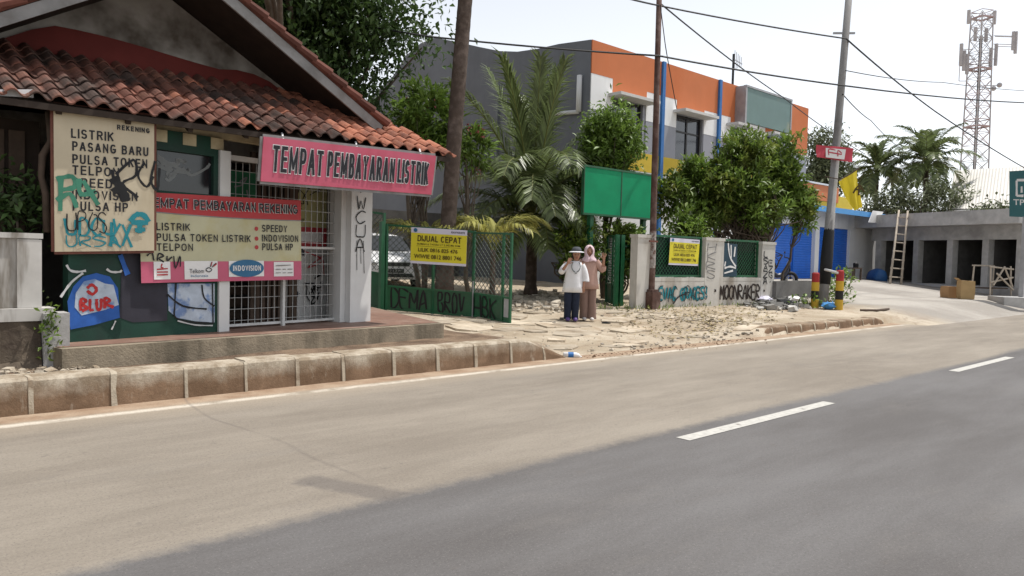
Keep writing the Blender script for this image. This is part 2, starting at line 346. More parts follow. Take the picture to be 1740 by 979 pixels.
def tree(name, label, cat, basep, lobes, ncl, per, clr, ln, wd, m, trunk_r, seed, bark='bark', group=None, rosette=False, shell=.5, flowers=None, trunk_top=None, limbs=14, droop=.15, forks=1):
    rng = np.random.default_rng(seed); basep = np.array(basep, float)
    t = thing(name, label, cat, basep, 0, group)
    P, O = crown_points(lobes, ncl, rng, shell)
    cen = np.mean([l[:3] for l in lobes], 0)
    top = np.array(trunk_top if trunk_top is not None else [cen[0], cen[1], cen[2]-.4*lobes[0][5]])
    mb = MB(); k = 7
    for fk in range(forks):
        off = np.array([rng.uniform(-.12, .12), rng.uniform(-.12, .12), 0])*(fk > 0)*3
        tp = top+np.array([rng.uniform(-.5, .5), rng.uniform(-.5, .5), 0])*(fk > 0)*2
        pts = [basep+off*(1-i/k)+(tp-basep)*(i/k)+np.array([rng.normal()*.05, rng.normal()*.05, 0])*(0 < i < k) for i in range(k+1)]
        rr = trunk_r*(1 if forks == 1 else .7)
        pts[0] = pts[0]-np.array([0, 0, .15]); mb.tube(pts, [rr*(1.25-.6*i/k) for i in range(k+1)], 9)
        for e in P[rng.choice(len(P), min(limbs, len(P)), replace=False)]:
            s0 = pts[int(rng.integers(k//2, k+1))]; mid = (s0+e)/2+np.array([0, 0, -.08*np.linalg.norm(e-s0)])+rng.normal(size=3)*.08
            mb.tube([s0, (s0+mid)/2+rng.normal(size=3)*.04, mid, (mid+e)/2, e], [rr*.45, rr*.36, rr*.26, rr*.16, rr*.07], 5, False)
    mb.build('trunk', bark, t, True)
    n = ncl*per; ci = np.repeat(np.arange(ncl), per); clt = rng.uniform(0, 1, ncl)
    if rosette:
        d = rand_dirs(n, rng); d = d+O[ci]*.55+np.array([0, 0, .35]); c = P[ci]+rng.normal(size=(n, 3))*clr*.25
    else:
        d = rand_dirs(n, rng)+np.array([0, 0, -droop])+O[ci]*.3; c = P[ci]+rng.normal(size=(n, 3))*clr*.5
    upv = rand_dirs(n, rng)*.6+np.array([0, 0, 1.])
    tint = np.clip(clt[ci]*.6+rng.uniform(0, .4, n), 0, 1)
    leaf_mesh('crown', c, d, upv, ln*rng.uniform(.6, 1.2, n), wd*rng.uniform(.6, 1.2, n), m, t, tint)
    if flowers:
        fm, fn = flowers; q = rng.choice(ncl, fn); nn = fn*14; cc = np.repeat(P[q]+O[q]*clr*.5, 14, 0)+rng.normal(size=(nn, 3))*.06
        leaf_mesh('blossoms', cc, rand_dirs(nn, rng), rand_dirs(nn, rng), .09, .07, fm, t, rng.uniform(0, 1, nn))
    return t
def frond_mesh(mb, origin, az, el, L, drop, rng, nl=34, ll=.55, lw=.035, hang=.8, twist=0.):
    """pinnate frond: rachis bending down, leaflets either side, mb.m 1 = rachis"""
    o = Vector(origin); h = Vector((math.cos(az), math.sin(az), 0)); side = Vector((-math.sin(az), math.cos(az), 0)); pts = []; e = el; p = o.copy(); K = 14
    for i in range(K+1):
        pts.append(p.copy()); t = i/K; e = el-drop*t**1.4; p = p+(h*math.cos(e)+Vector((0, 0, math.sin(e))))*(L/K)
    mb.m = 1; mb.tint = .5; mb.tube(pts, [.035*(1-.85*i/K)*min(1, L/2.5) for i in range(K+1)], 5, False); mb.m = 0
    for i in range(nl):
        t = .12+.86*i/(nl-1); x = t*K; a = int(min(x, K-1)); q = pts[a].lerp(pts[a+1], x-a); d = (pts[a+1]-pts[a]).normalized()
        up = side.cross(d).normalized(); up = up if up.z > 0 else -up
        lx = ll*(.45+.75*math.sin(math.pi*min(1, t*.85+.12)))*rng.uniform(.85, 1.1)
        for sg in (-1, 1):
            ac = 1. if el > 1.1 else 0.
            dv = (side*sg*(1.-.45*ac)+d*(.45+.6*t+.45*ac)+up*rng.uniform(.05, .35)).normalized()
            mb.tint = rng.uniform(0, 1)
            w2 = dv.cross(up).normalized()*lw/2
            a0 = q; a1 = q+dv*lx*.5; a2 = a1+(dv+Vector((0, 0, -hang*rng.uniform(.6, 1.3)))).normalized()*lx*.55
            mb.add([a0-w2*.5, a0+w2*.5, a1+w2, a1-w2, a2], [(0, 1, 2, 3), (3, 2, 4)])
def palm(name, label, basep, height, lean, fr, m, trunk_r, seed, group=None, fl=3.2, ll=.6, lw=.04, nl=34, trunk_m='palm_bark'):
    rng = random.Random(seed); t = thing(name, label, 'palm', basep, 0, group); b = Vector(basep); mb = MB(); K = max(6, int(height/.14))
    pts = []; rs = []
    for i in range(K+1):
        s_ = i/K; pts.append(b+Vector((lean[0]*s_**1.2, lean[1]*s_**1.2, height*s_-.15*(i == 0)))); rs.append(trunk_r*(1.35-.5*min(1, s_*6) if s_ < 1/6 else .85+.15*(1-s_))*(1+.035*(i % 2)))
    mb.tube(pts, rs, 12); mb.build('trunk', trunk_m, t, True); c = pts[-1]
    for (az, el, L, dr) in fr:
        f = MB(); frond_mesh(f, c+Vector((math.cos(az), math.sin(az), 0))*trunk_r*.5, az, el, L, dr, rng, nl, ll, lw); f.build('frond', [m, 'rachis'], t)
    return t
def auto_fronds(n, L, seed, e0=1.35, e1=-.5):
    r = random.Random(seed); return [(i*2.399+r.uniform(-.2, .2), e0+(e1-e0)*i/(n-1)+r.uniform(-.1, .1), L*r.uniform(.85, 1.1), r.uniform(1.0, 1.7)) for i in range(n)]
M['bark'] = mat('bark', (.12, .095, .075), .95, .35, 8, .6, 30)
M['palm_bark'] = mat('palm_bark', (.085, .062, .05), .95, .3, 6, .7, 30, col2=(.13, .10, .085), c2sc=3)
M['rachis'] = mat('rachis', (.16, .17, .05), .6, .2)
M['leaf_dark'] = mat('leaf_dark', (.060, .105, .030), .55, .2, 2, tint=.6, transl=.3, spec=.4)
M['leaf_mango'] = mat('leaf_mango', (.135, .21, .038), .45, .2, 2, tint=.7, transl=.35, spec=.4, col2=(.18, .19, .04), c2=(.5, .7))
M['leaf_fresh'] = mat('leaf_fresh', (.15, .235, .045), .45, .2, 2, tint=.6, transl=.35, spec=.4)
M['leaf_palm'] = mat('leaf_palm', (.125, .16, .06), .4, .2, 2, tint=.55, transl=.3, spec=.5)
M['leaf_yellow'] = mat('leaf_yellow', (.26, .25, .06), .5, .2, 2, tint=.5, transl=.2)
M['leaf_far'] = mat('leaf_far', (.13, .15, .08), .6, .2, 2, tint=.5, transl=.15)
M['blossom'] = mat('blossom', (.60, .16, .18), .6, .15, tint=.4)

# ================================================================== SETTING
def nodes_mat(name, fn, rough=.9, bump=None):
    m = bpy.data.materials.new(name); m.use_nodes = True; n = m.node_tree.nodes; l = m.node_tree.links; b = n['Principled BSDF']
    b.inputs['Roughness'].default_value = rough; b.inputs['Specular IOR Level'].default_value = .25
    tc = n.new('ShaderNodeTexCoord'); sp = n.new('ShaderNodeSeparateXYZ'); l.new(tc.outputs['Object'], sp.inputs[0])
    class K: pass
    k = K(); k.x, k.y, k.z = sp.outputs; k.co = tc.outputs['Object']
    def noise(s, scale=(1, 1, 1), det=6, rough=.6):
        mp = n.new('ShaderNodeMapping'); mp.inputs['Scale'].default_value = scale; l.new(k.co, mp.inputs[0])
        x = n.new('ShaderNodeTexNoise'); x.inputs['Scale'].default_value = s; x.inputs['Detail'].default_value = det; x.inputs['Roughness'].default_value = rough
        l.new(mp.outputs[0], x.inputs['Vector']); return x.outputs['Fac']
    def crack(s, wdt, dist=.4):
        nx = n.new('ShaderNodeTexNoise'); nx.inputs['Scale'].default_value = s*2; l.new(k.co, nx.inputs['Vector'])
        mx = n.new('ShaderNodeMix'); mx.data_type = 'VECTOR'; mx.inputs[0].default_value = dist; l.new(k.co, mx.inputs[4]); l.new(nx.outputs['Color'], mx.inputs[5])
        v = n.new('ShaderNodeTexVoronoi'); v.feature = 'DISTANCE_TO_EDGE'; v.inputs['Scale'].default_value = s; l.new(mx.outputs[1], v.inputs['Vector'])
        return rng_(v.outputs['Distance'], wdt, 0)
    def rng_(f, a, b2, c=0., d=1.):
        x = n.new('ShaderNodeMapRange'); x.inputs[1].default_value = min(a, b2); x.inputs[2].default_value = max(a, b2)
        x.inputs[3].default_value = c if a < b2 else d; x.inputs[4].default_value = d if a < b2 else c; l.new(f, x.inputs[0]); return x.outputs[0]
    def math_(op, a, b2):
        x = n.new('ShaderNodeMath'); x.operation = op
        for i, q in enumerate((a, b2)):
            if isinstance(q, (int, float)): x.inputs[i].default_value = q
            else: l.new(q, x.inputs[i])
        return x.outputs[0]
    def mix(f, a, b2, mode='MIX'):
        x = n.new('ShaderNodeMix'); x.data_type = 'RGBA'; x.blend_type = mode
        if isinstance(f, (int, float)): x.inputs[0].default_value = f
        else: l.new(f, x.inputs[0])
        for i, q in ((6, a), (7, b2)):
            if isinstance(q, tuple): x.inputs[i].default_value = (*q, 1)
            else: l.new(q, x.inputs[i])
        return x.outputs[2]
    def val(c, f, amt):
        h = n.new('ShaderNodeHueSaturation'); l.new(c, h.inputs['Color']); l.new(rng_(f, .25, .75, 1-amt, 1+amt), h.inputs['Value']); return h.outputs[0]
    k.noise, k.crack, k.rng, k.math, k.mix, k.val = noise, crack, rng_, math_, mix, val
    c = fn(k); l.new(c, b.inputs['Base Color'])
    if bump:
        bp = n.new('ShaderNodeBump'); bp.inputs['Strength'].default_value = bump[1]; bp.inputs['Distance'].default_value = bump[2]
        l.new(noise(bump[0], det=8, rough=.75), bp.inputs['Height']); l.new(bp.outputs[0], b.inputs['Normal'])
    M[name] = m; return m
PT = np.array([G(512, 814)[:2], G(682, 845)[:2]])
def road_fn(k):
    wob = k.math('MULTIPLY', k.math('SUBTRACT', k.noise(.35, (.5, 1, 1)), .5), .3)
    wob2 = k.math('MULTIPLY', k.math('SUBTRACT', k.noise(9, det=8, rough=.75), .5), .24)
    yy = k.math('ADD', k.math('ADD', k.y, wob), wob2)
    asph = k.mix(k.rng(k.noise(1.3, (.25, 1, 1)), .35, .65), (.106, .099, .096), (.150, .144, .142))
    lane = k.mix(k.rng(k.noise(.8, (.3, 1, 1), 8, .7), .38, .62), (.212, .183, .150), (.285, .250, .206))
    lane = k.mix(k.math('MULTIPLY', k.rng(k.noise(1.6, (.22, 1.2, 1), 8, .75), .46, .64), .40), lane, (.175, .15, .122))
    lane = k.mix(k.math('MULTIPLY', k.rng(k.noise(5, (.35, 1, 1), 8, .7), .55, .75), .35), lane, (.34, .295, .24))
    c = k.mix(k.rng(yy, 3.66, 3.80), asph, lane)
    c = k.mix(k.math('MULTIPLY', k.rng(k.noise(1.1, (.4, 1, 1), 8, .8), .54, .66), .22), c, (.19, .175, .16))
    c = k.mix(k.math('MULTIPLY', k.rng(yy, -.6, -2.2), .4), c, (.17, .16, .15))
    yk = k.math('ADD', k.y, k.math('MULTIPLY', wob2, .35))
    c = k.mix(k.math('MULTIPLY', k.rng(yk, 6.55, 7.0), .5), c, (.36, .30, .225))
    c = k.mix(k.math('MULTIPLY', k.math('MULTIPLY', k.rng(yk, 6.98, 7.04), k.rng(yk, 7.15, 7.09)), k.rng(k.noise(2.6), .36, .5)), c, (.56, .50, .42))
    c = k.mix(k.math('MULTIPLY', k.rng(yk, 7.10, 7.2), .9), c, k.mix(k.rng(k.noise(3), .4, .6), (.27, .175, .11), (.38, .28, .195)))
    tx, ty = PT[1]-PT[0]; TL = math.hypot(tx, ty); tx /= TL; ty /= TL; mx, my = (PT[0]+PT[1])/2
    dx_ = k.math('SUBTRACT', k.x, mx); dy_ = k.math('SUBTRACT', k.y, my)
    al = k.math('ABSOLUTE', k.math('ADD', k.math('ADD', k.math('MULTIPLY', dx_, tx), k.math('MULTIPLY', dy_, ty)), wob2), 0)
    pe = k.math('ABSOLUTE', k.math('ADD', k.math('ADD', k.math('MULTIPLY', dx_, -ty), k.math('MULTIPLY', dy_, tx)), k.math('MULTIPLY', wob2, .5)), 0)
    patch = k.math('MULTIPLY', k.rng(al, TL*.55, TL*.45), k.rng(pe, .13, .07)); c = k.mix(k.math('MULTIPLY', patch, .65), c, (.13, .115, .105))
    c = k.mix(k.math('MULTIPLY', k.math('MULTIPLY', k.crack(.16, .0022, .5), k.rng(k.noise(.5), .45, .6)), .5), c, (.14, .12, .105))
    c = k.mix(k.math('MULTIPLY', k.rng(k.noise(9, det=8), .64, .70), .4), c, (.12, .105, .095))
    c = k.mix(k.math('MULTIPLY', k.rng(k.noise(90, det=2), .60, .74), .28), c, (.40, .37, .34))
    c = k.mix(k.math('MULTIPLY', k.rng(k.noise(75, det=2), .42, .32), .45), c, (.07, .062, .058))
    return k.val(c, k.noise(40, det=6, rough=.9), .22)
nodes_mat('road_surface', road_fn, .88, (160, .35, .01))
def lot_fn(k):
    c = k.mix(k.rng(k.noise(.7), .4, .62), (.36, .295, .215), (.50, .43, .335))
    c = k.mix(k.math('MULTIPLY', k.rng(k.noise(2.6, (1, .7, 1), 8, .7), .52, .66), .75), c, (.31, .225, .15))
    c = k.mix(k.math('MULTIPLY', k.crack(.75, .018, .6), .6), c, (.25, .19, .135))
    c = k.mix(k.math('MULTIPLY', k.rng(k.noise(.55, (1, 1.6, 1), 8, .7), .57, .66), .7), c, (.27, .20, .14))
    fx = k.rng(k.math('ADD', k.x, k.math('MULTIPLY', k.noise(.6), 3.)), 21.5, 24.)
    fc = k.mix(k.rng(k.noise(.35), .4, .6), (.30, .275, .245), (.42, .39, .35))
    c = k.mix(fx, c, fc)
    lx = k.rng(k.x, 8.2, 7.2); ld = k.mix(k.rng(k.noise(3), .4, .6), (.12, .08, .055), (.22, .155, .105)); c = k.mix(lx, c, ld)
    c = k.mix(k.math('MULTIPLY', k.rng(k.noise(26, det=3), .58, .68), .5), c, (.24, .18, .12))
    return k.val(c, k.noise(45, det=4, rough=.8), .2)
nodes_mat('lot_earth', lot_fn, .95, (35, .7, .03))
M['earth'] = mat('earth', (.30, .24, .17), .95, .2, .5)
mb = MB(); mb.poly([(-700, -700, -.09), (700, -700, -.09), (700, 700, -.09), (-700, 700, -.09)]); tag(mb.build('ground', 'earth'), kind='structure')
mb = MB(); mb.poly([(-60, -9, 0), (200, -9, 0), (200, 7.5, 0), (-60, 7.5, 0)]); road = tag(mb.build('road', 'road_surface'), kind='structure')
M['roadpaint'] = mat('road_paint', (.47, .455, .42), .8, .2, 20, col2=(.22, .20, .18), c2=(.60, .72), c2sc=11)
for a, b_ in ((5.17, 7.80), (11.62, 14.33), (18.1, 20.8), (24.6, 27.3)):
    mb = MB(); mb.poly([(a, 3.44, .004), (b_, 3.44, .004), (b_, 3.57, .004), (a, 3.57, .004)]); mb.build('lane_marking', 'roadpaint', road)
# lot: earth, driveway apron, verge and forecourt as one height field
xs = np.arange(-9, 62.01, .25); ys = np.concatenate([np.arange(6.3, 9.0, .08), np.arange(9.0, 34, .3)])
mb = MB(); rr = np.random.default_rng(3); nz = rr.normal(size=(len(ys), len(xs)))*.006
for j, y in enumerate(ys):
    for i, x in enumerate(xs):
        bumpz = nz[j, i]*(1 if (y > 7.6 and x < 22) else .15)+(.018*math.sin(x*2.3+y)*math.sin(y*3.1-x*.7) if y > 7.9 and x < 22 else 0)
        mb.v.append((x, y, zg(x, y)-.008+bumpz))
nx_ = len(xs)
for j in range(len(ys)-1):
    for i in range(nx_-1): mb.f.append([j*nx_+i, j*nx_+i+1, (j+1)*nx_+i+1, (j+1)*nx_+i]); mb.t.append(.5); mb.mi.append(0)
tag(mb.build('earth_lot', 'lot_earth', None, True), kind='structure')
# kerbs: stones laid end to end with mortar between
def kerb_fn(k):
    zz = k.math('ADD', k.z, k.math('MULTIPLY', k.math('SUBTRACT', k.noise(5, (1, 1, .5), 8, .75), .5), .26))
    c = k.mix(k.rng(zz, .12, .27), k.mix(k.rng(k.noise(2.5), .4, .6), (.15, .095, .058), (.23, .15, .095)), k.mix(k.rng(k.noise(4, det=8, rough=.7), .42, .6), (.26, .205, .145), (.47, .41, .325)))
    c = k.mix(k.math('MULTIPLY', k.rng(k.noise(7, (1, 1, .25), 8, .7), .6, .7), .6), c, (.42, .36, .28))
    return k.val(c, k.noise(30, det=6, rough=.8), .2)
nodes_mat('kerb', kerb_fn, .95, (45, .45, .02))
def kerb(name, x0, x1, h, taper0, taper1, seed):
    r = random.Random(seed); mb = MB(); x = x0
    while x < x1-.1:
        L = min(r.uniform(.55, .66), x1-x); dy = r.uniform(-.008, .008); dz = r.uniform(-.012, .008)
        def hh(q): return max(.02, h*min(1, (q-x0)/taper0 if taper0 else 1, (x1-q)/taper1 if taper1 else 1)+dz)
        g_ = r.uniform(.006, .024); a, b_ = x+.0, x+L-g_*1.3; y0 = 7.46+dy; y1 = 7.76+dy
        N = 5; prof = []
        for i in range(N+1):
            q = a+(b_-a)*i/N; H = hh(q); j = r.uniform(-.006, .006)
            prof.append([(q, y0-.02+j, -.05), (q, y0+j, H*.55), (q, y0+.012+j, H-.025), (q, y0+.035, H+r.uniform(-.006, .004)), (q, y1, H+.003), (q, y1, -.05)])
        mb.m = 0; mb.loft(prof)
        mb.m = 1; H = hh(b_); mb.loft([[(b_+q0, y0-.026-r.uniform(0, .01), -.05), (b_+q0*r.uniform(.5, 1.3), y0-.010-r.uniform(0, .006), H*.5), (b_+q0, y0+.004, H-.02), (b_+q0, y0+.03, H+r.uniform(-.004, .008)), (b_+q0, y1-.003, H+.001), (b_+q0, y1-.003, -.05)] for q0 in (-.012, g_*1.3+.012)])
        x += L
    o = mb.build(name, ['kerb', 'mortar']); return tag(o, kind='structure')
M['mortar'] = mat('mortar', (.46, .40, .31), .95, .3, 6, .4, 60, col2=(.22, .17, .12), c2sc=6)
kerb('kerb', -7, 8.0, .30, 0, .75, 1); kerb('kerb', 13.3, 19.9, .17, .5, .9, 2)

# ================================================================== PAYMENT SHOP
FA = np.array([1.85, 8.5, 0]); FD = np.array([.983, .184, 0]); FD /= np.linalg.norm(FD); FN = np.array([FD[1], -FD[0], 0])
FM = frame(FA, FD, -FN)            # x along the facade, y into the building, z up
def fp(x, y, off=0.):
    p = PP(x, y, FA+FN*off, FN); return float((p-FA)@FD), float(p[2])
def fw_(u, y, z): return FM @ Vector((u, y, z))
shop = thing('payment_shop', 'small tiled roof kiosk shop with graffiti front and gable roof', 'shop', (3.9, 9.6, .28))
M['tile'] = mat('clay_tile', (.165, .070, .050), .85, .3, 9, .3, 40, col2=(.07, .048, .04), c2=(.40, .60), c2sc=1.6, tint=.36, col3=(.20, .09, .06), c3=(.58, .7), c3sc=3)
M['wood_dark'] = mat('dark_timber', (.035, .024, .018), .8, .3, 6)
M['gable'] = mat('gable_plaster', (.37, .355, .325), .95, .12, 3, col2=(.10, .085, .07), c2=(.42, .6), c2sc=.9)
M['maroon'] = mat('maroon_paint', (.13, .022, .018), .8, .2, 3)
M['porch'] = mat('porch_tile', (.20, .115, .085), .6, .2, 5, col2=(.27, .18, .14), c2sc=2)
M['plat'] = mat('platform_cement', (.27, .225, .165), .95, .25, 5, .4, 40, col2=(.13, .11, .08), c2=(.45, .65), c2sc=2.2, streak=True)
M['mural'] = mat('dark_green_wall', (.012, .05, .034), .7, .2, 4, col2=(.02, .035, .03))
M['cream'] = mat('cream_paint', (.50, .43, .28), .8, .12, 4, col2=(.34, .28, .18), c2sc=3)
M['greenboard'] = mat('green_board', (.012, .12, .05), .6, .2, 4)
M['gable_roof'] = mat('roof_tile_strip', (.13, .05, .036), .85, .3, 10, tint=.4)
M['fascia'] = mat('grey_fascia', (.24, .235, .23), .7, .2, 4, col2=(.17, .16, .15), c2sc=3)
# platform
PZ = .47
pf = [(1.72, 8.02), (6.55, 8.47), (7.35, 11.6), (1.2, 11.6)]
mb = MB(); n_ = 14
front = [(pf[0][0]+(pf[1][0]-pf[0][0])*i/n_, pf[0][1]+(pf[1][1]-pf[0][1])*i/n_+random.uniform(-.008, .008)) for i in range(n_+1)]
mb.prism([(x, y, .1) for x, y in front]+[(pf[2][0], pf[2][1], .1), (pf[3][0], pf[3][1], .1)], (0, 0, PZ-.1)); plat = mb.build('platform', 'plat', shop)
mb = MB(); mb.poly([(x, y+.12, PZ+.004) for x, y in front]+[(pf[2][0]-.05, pf[2][1], PZ+.004), (pf[3][0], pf[3][1], PZ+.004)]); mb.build('floor_tiles', 'porch', plat)
# walls: mural panel (front), back wall, side walls, lintel
def fbox(mb, u0, u1, y0, y1, z0, z1):
    o = mb.M; mb.M = FM; mb.box(u0, u1, y0, y1, z0, z1); mb.M = o
mb = MB(); fbox(mb, .03, 1.66, 0, .12, PZ-.05, 2.02); wall = mb.build('wall', 'mural', shop)
mb = MB(); fbox(mb, -2.2, 4.0, 1.9, 2.05, .3, 3.3); fbox(mb, 3.85, 4.0, .34, 1.9, .3, 3.0); mb.build('wall', 'conc_dark', shop)
mb = MB(); fbox(mb, .75, 4.0, .03, .14, 2.725, 2.80); mb.build('lintel', 'cream', shop)
mb = MB(); fbox(mb, -2.2, 4.0, 1.0, 1.88, 3.05, 3.10); mb.build('ceiling', 'wood_dark', shop)
# checker strip and the window above the mural
mb = MB(); mb.m = 0; fbox(mb, .86, 1.70, .0, .1, 2.58, 2.72)
k = 0
for i in range(5):
    if i % 2 == 0: mb.m = 1; fbox(mb, .88+i*.17, .88+i*.17+.16, -.006, .0-.002, 2.585, 2.715)
mb.build('checker_strip', ['mural', 'cream'], shop)
fr = MB(); fbox(fr, .86, .93, .0, .1, 2.02, 2.58); fbox(fr, 1.60, 1.655, .0, .1, 2.02, 2.58); fbox(fr, .93, 1.60, .0, .1, 2.50, 2.58); fbox(fr, .93, 1.60, .0, .1, 2.02, 2.06)
win = fr.build('window', 'mural', shop)
M['glass_dark'] = mat('dark_glass', (.012, .014, .016), .12, .1, spec=.6)
mb = MB(); fbox(mb, .93, 1.60, .05, .06, 2.06, 2.50); mb.build('pane', 'glass_dark', win)
M['paintgrey'] = mat('grey_spray_and_reflection', (.17, .18, .18), .7, .2)
scrawl(fw_(.94, .049, 2.07), FM.to_3x3() @ Vector((.64, 0, 0)), (0, 0, .35), .035, 'paintgrey', win, loops(7, 21), lift=.002)  # loops painted on the pane imitate reflections in the glass
# posts, door frame, grille
M['postwhite'] = mat('white_post', (.60, .60, .59), .6, .08, 3, col2=(.40, .39, .36), c2=(.55, .75), streak=True)
mb = MB(); fbox(mb, 1.665, 1.80, -.03, .09, PZ, 2.58); mb.build('post', 'postwhite', shop)
mb = MB(); fbox(mb, 3.64, 4.02, -.04, .32, PZ, 2.75); pil = mb.build('pillar', 'postwhite', shop)
mb = MB(); fbox(mb, 3.55, 3.637, .06, .30, PZ, 2.72); mb.build('door_jamb', 'postwhite', shop)
graffiti('*WCUA', fw_(3.72, -.045, 1.45), FM.to_3x3() @ Vector((.16, 0, 0)), (0, 0, .98), .016, 'black', pil, vertical=True)
scrawl(fw_(3.72, -.045, 1.15), FM.to_3x3() @ Vector((.18, 0, 0)), (0, 0, .45), .010, 'black', pil, [[(.1, 1), (.15, .1)], [(.75, 1), (.9, .0)], [(.5, .8), (.55, .3)]])
mb = MB(); fbox(mb, 1.80, 3.55, .10, .16, 2.50, 2.56); mb.build('door_head', 'postwhite', shop)
gr = MB()
for i in range(19): u = 1.83+i*.095; fbox(gr, u-.0035, u+.0035, .20, .207, PZ+.06, 2.5)
for i in range(15): z = PZ+.10+i*.14; fbox(gr, 1.80, 3.55, .195, .201, z-.0035, z+.0035)
grille = gr.build('grille', mat('grille_wire', (.36, .36, .35), .5, .1), shop)
mb = MB(); fbox(mb, 1.80, 3.55, .18, .215, PZ+.03, PZ+.06); fbox(mb, 2.68, 2.72, .15, .19, PZ-.0, 1.25); fbox(mb, 2.84, 3.55, .18, .215, 1.47, 1.50); mb.build('rail', 'postwhite', grille)
# things inside the porch: green board, timber screen, panel door
mb = MB(); fbox(mb, 1.85, 2.45, .40, .44, 2.02, 2.42); gb = mb.build('green_panel', 'greenboard', shop)
scrawl(fw_(1.9, .395, 2.06), FM.to_3x3() @ Vector((.5, 0, 0)), (0, 0, .32), .02, 'paintgrey', gb, loops(3, 5))
M['timber'] = mat('old_timber', (.085, .06, .045), .85, .3, 6, streak=True)
mb = MB()
for i in range(7): fbox(mb, 1.82, 2.95, .9, .93, PZ+.05+i*.16, PZ+.05+i*.16+.12)
mb.build('plank_screen', 'timber', shop)
mb = MB()
for i in range(9): fbox(mb, 2.48+i*.085, 2.48+i*.085+.05, .55, .60, PZ, 2.7)
mb.build('slat_screen', 'timber', shop)
M['posterY'] = mat('faded_yellow', (.50, .48, .24), .8, .15, 4)
M['posterR'] = mat('faded_red', (.45, .06, .07), .7, .2, 4)
mb = MB(); fbox(mb, 3.06, 3.84, .70, .75, PZ+.01, 2.75); pdoor = mb.build('panel_door', 'postwhite', shop)
mb = MB(); fbox(mb, 3.08, 3.82, .693, .698, 1.78, 2.55); mb.build('poster', 'posterY', pdoor)
mb = MB(); fbox(mb, 3.08, 3.82, .688, .698, 2.551, 2.68); fbox(mb, 3.08, 3.82, .688, .698, 1.48, 1.775); mb.build('poster_band', 'posterR', pdoor)
mb = MB(); fbox(mb, 3.17, 3.75, .680, .686, 1.57, 1.70); mb.build('notice', 'print_white', pdoor)
FX3 = FM.to_3x3() @ Vector((1, 0, 0))
for zz, ss in ((2.02, 'LISTRIK'), (1.93, 'TELPON'), (1.84, 'PULSA HP')): text(ss, fw_(3.14, .69, zz), FX3*.035*len(ss), (0, 0, .05), 'black', pdoor)
scrawl(fw_(3.12, .69, 2.1), FX3*.6, (0, 0, .5), .014, 'black', pdoor, loops(7, 11), lift=.004)
scrawl(fw_(3.10, .69, .75), FX3*.30, (0, 0, .75), .05, mat('grey_spray', (.05, .055, .07), .7, .3), pdoor, loops(6, 33), lift=.012)
scrawl(fw_(3.42, .69, .70), FX3*.32, (0, 0, .4), .02, 'black', pdoor, loops(6, 35), lift=.016)
scrawl(fw_(3.35, .69, 1.1), FX3*.45, (0, 0, .36), .02, 'posterR', pdoor, [[(0, 1), (.9, .6), (.3, .3), (.9, .75)], [(.9, .6), (.95, 0)]], lift=.011)
# paintings sprayed on the dark green wall
M['blue_sp'] = mat('blue_spray', (.025, .10, .36), .7, .25, 6); M['greyplum'] = mat('plum_grey_paint', (.035, .034, .045), .8, .2, 4)
M['skywhite'] = mat('pale_spray', (.42, .48, .56), .7, .25, 7, col2=(.16, .24, .42), c2=(.5, .6), c2sc=5)
M['redsp'] = mat('red_spray', (.42, .03, .03), .7, .2); M['whitesp'] = mat('white_spray', (.55, .55, .55), .7, .2)
def fpoly(name, pts, off, m, parent):
    mb = MB(); a = [fp(x, y) for x, y in pts]; mb.prism([fw_(u, -off, z) for u, z in a][::1], FM.to_3x3() @ Vector((0, .0018, 0))); return mb.build(name, m, parent)
fpoly('mural_patch', [(207, 428), (262, 428), (284, 470), (284, 545), (225, 548), (203, 540)], .004, 'greyplum', wall)
fpoly('mural_patch', [(119, 560), (114, 512), (124, 487), (140, 470), (163, 464), (186, 470), (200, 490), (203, 540), (160, 552)], .007, 'blue_sp', wall)
fpoly('mural_patch', [(138, 536), (126, 522), (128, 498), (142, 478), (160, 474), (178, 482), (192, 484), (201, 518), (180, 526)], .010, 'skywhite', wall)
fpoly('mural_patch', [(284, 482), (364, 482), (364, 548), (332, 546), (300, 540), (286, 528)], .007, 'skywhite', wall)
def fstroke(lines, wd, m, off=.014):
    mb = MB(); N = Vector(FN)
    for i, st in enumerate(lines):
        mb.stroke([fw_(*(lambda q: (q[0], -off-.0004*i, q[1]))(fp(x, y))) for x, y in smooth_line(st)], wd, N)
    mb.build('graffiti', m, wall)
fstroke([[(147, 490), (155, 484), (163, 492), (156, 500), (147, 494)], [(136, 528), (137, 508), (146, 512), (139, 517), (147, 524), (138, 528)], [(152, 508), (152, 526), (158, 526)], [(163, 508), (164, 524), (170, 524), (171, 507)], [(177, 524), (177, 507), (186, 510), (179, 516), (192, 522)]], .030, 'redsp')
fstroke([[(112, 450), (118, 459), (130, 462), (145, 460)], [(140, 464), (120, 480), (102, 505)], [(180, 457), (188, 462), (202, 462), (206, 459)]], .022, 'whitesp')
fstroke([[(203, 433), (216, 467)]], .05, 'blue_sp')
fstroke([[(298, 482), (296, 520), (298, 540), (330, 548), (362, 549)], [(342, 484), (346, 506), (363, 520)], [(360, 482), (361, 548)], [(283, 500), (310, 520), (350, 525)]], .018, 'black')
fstroke([[(195, 545), (192, 552), (188, 560)], [(300, 545), (330, 552), (360, 553)]], .014, 'whitesp', .02)
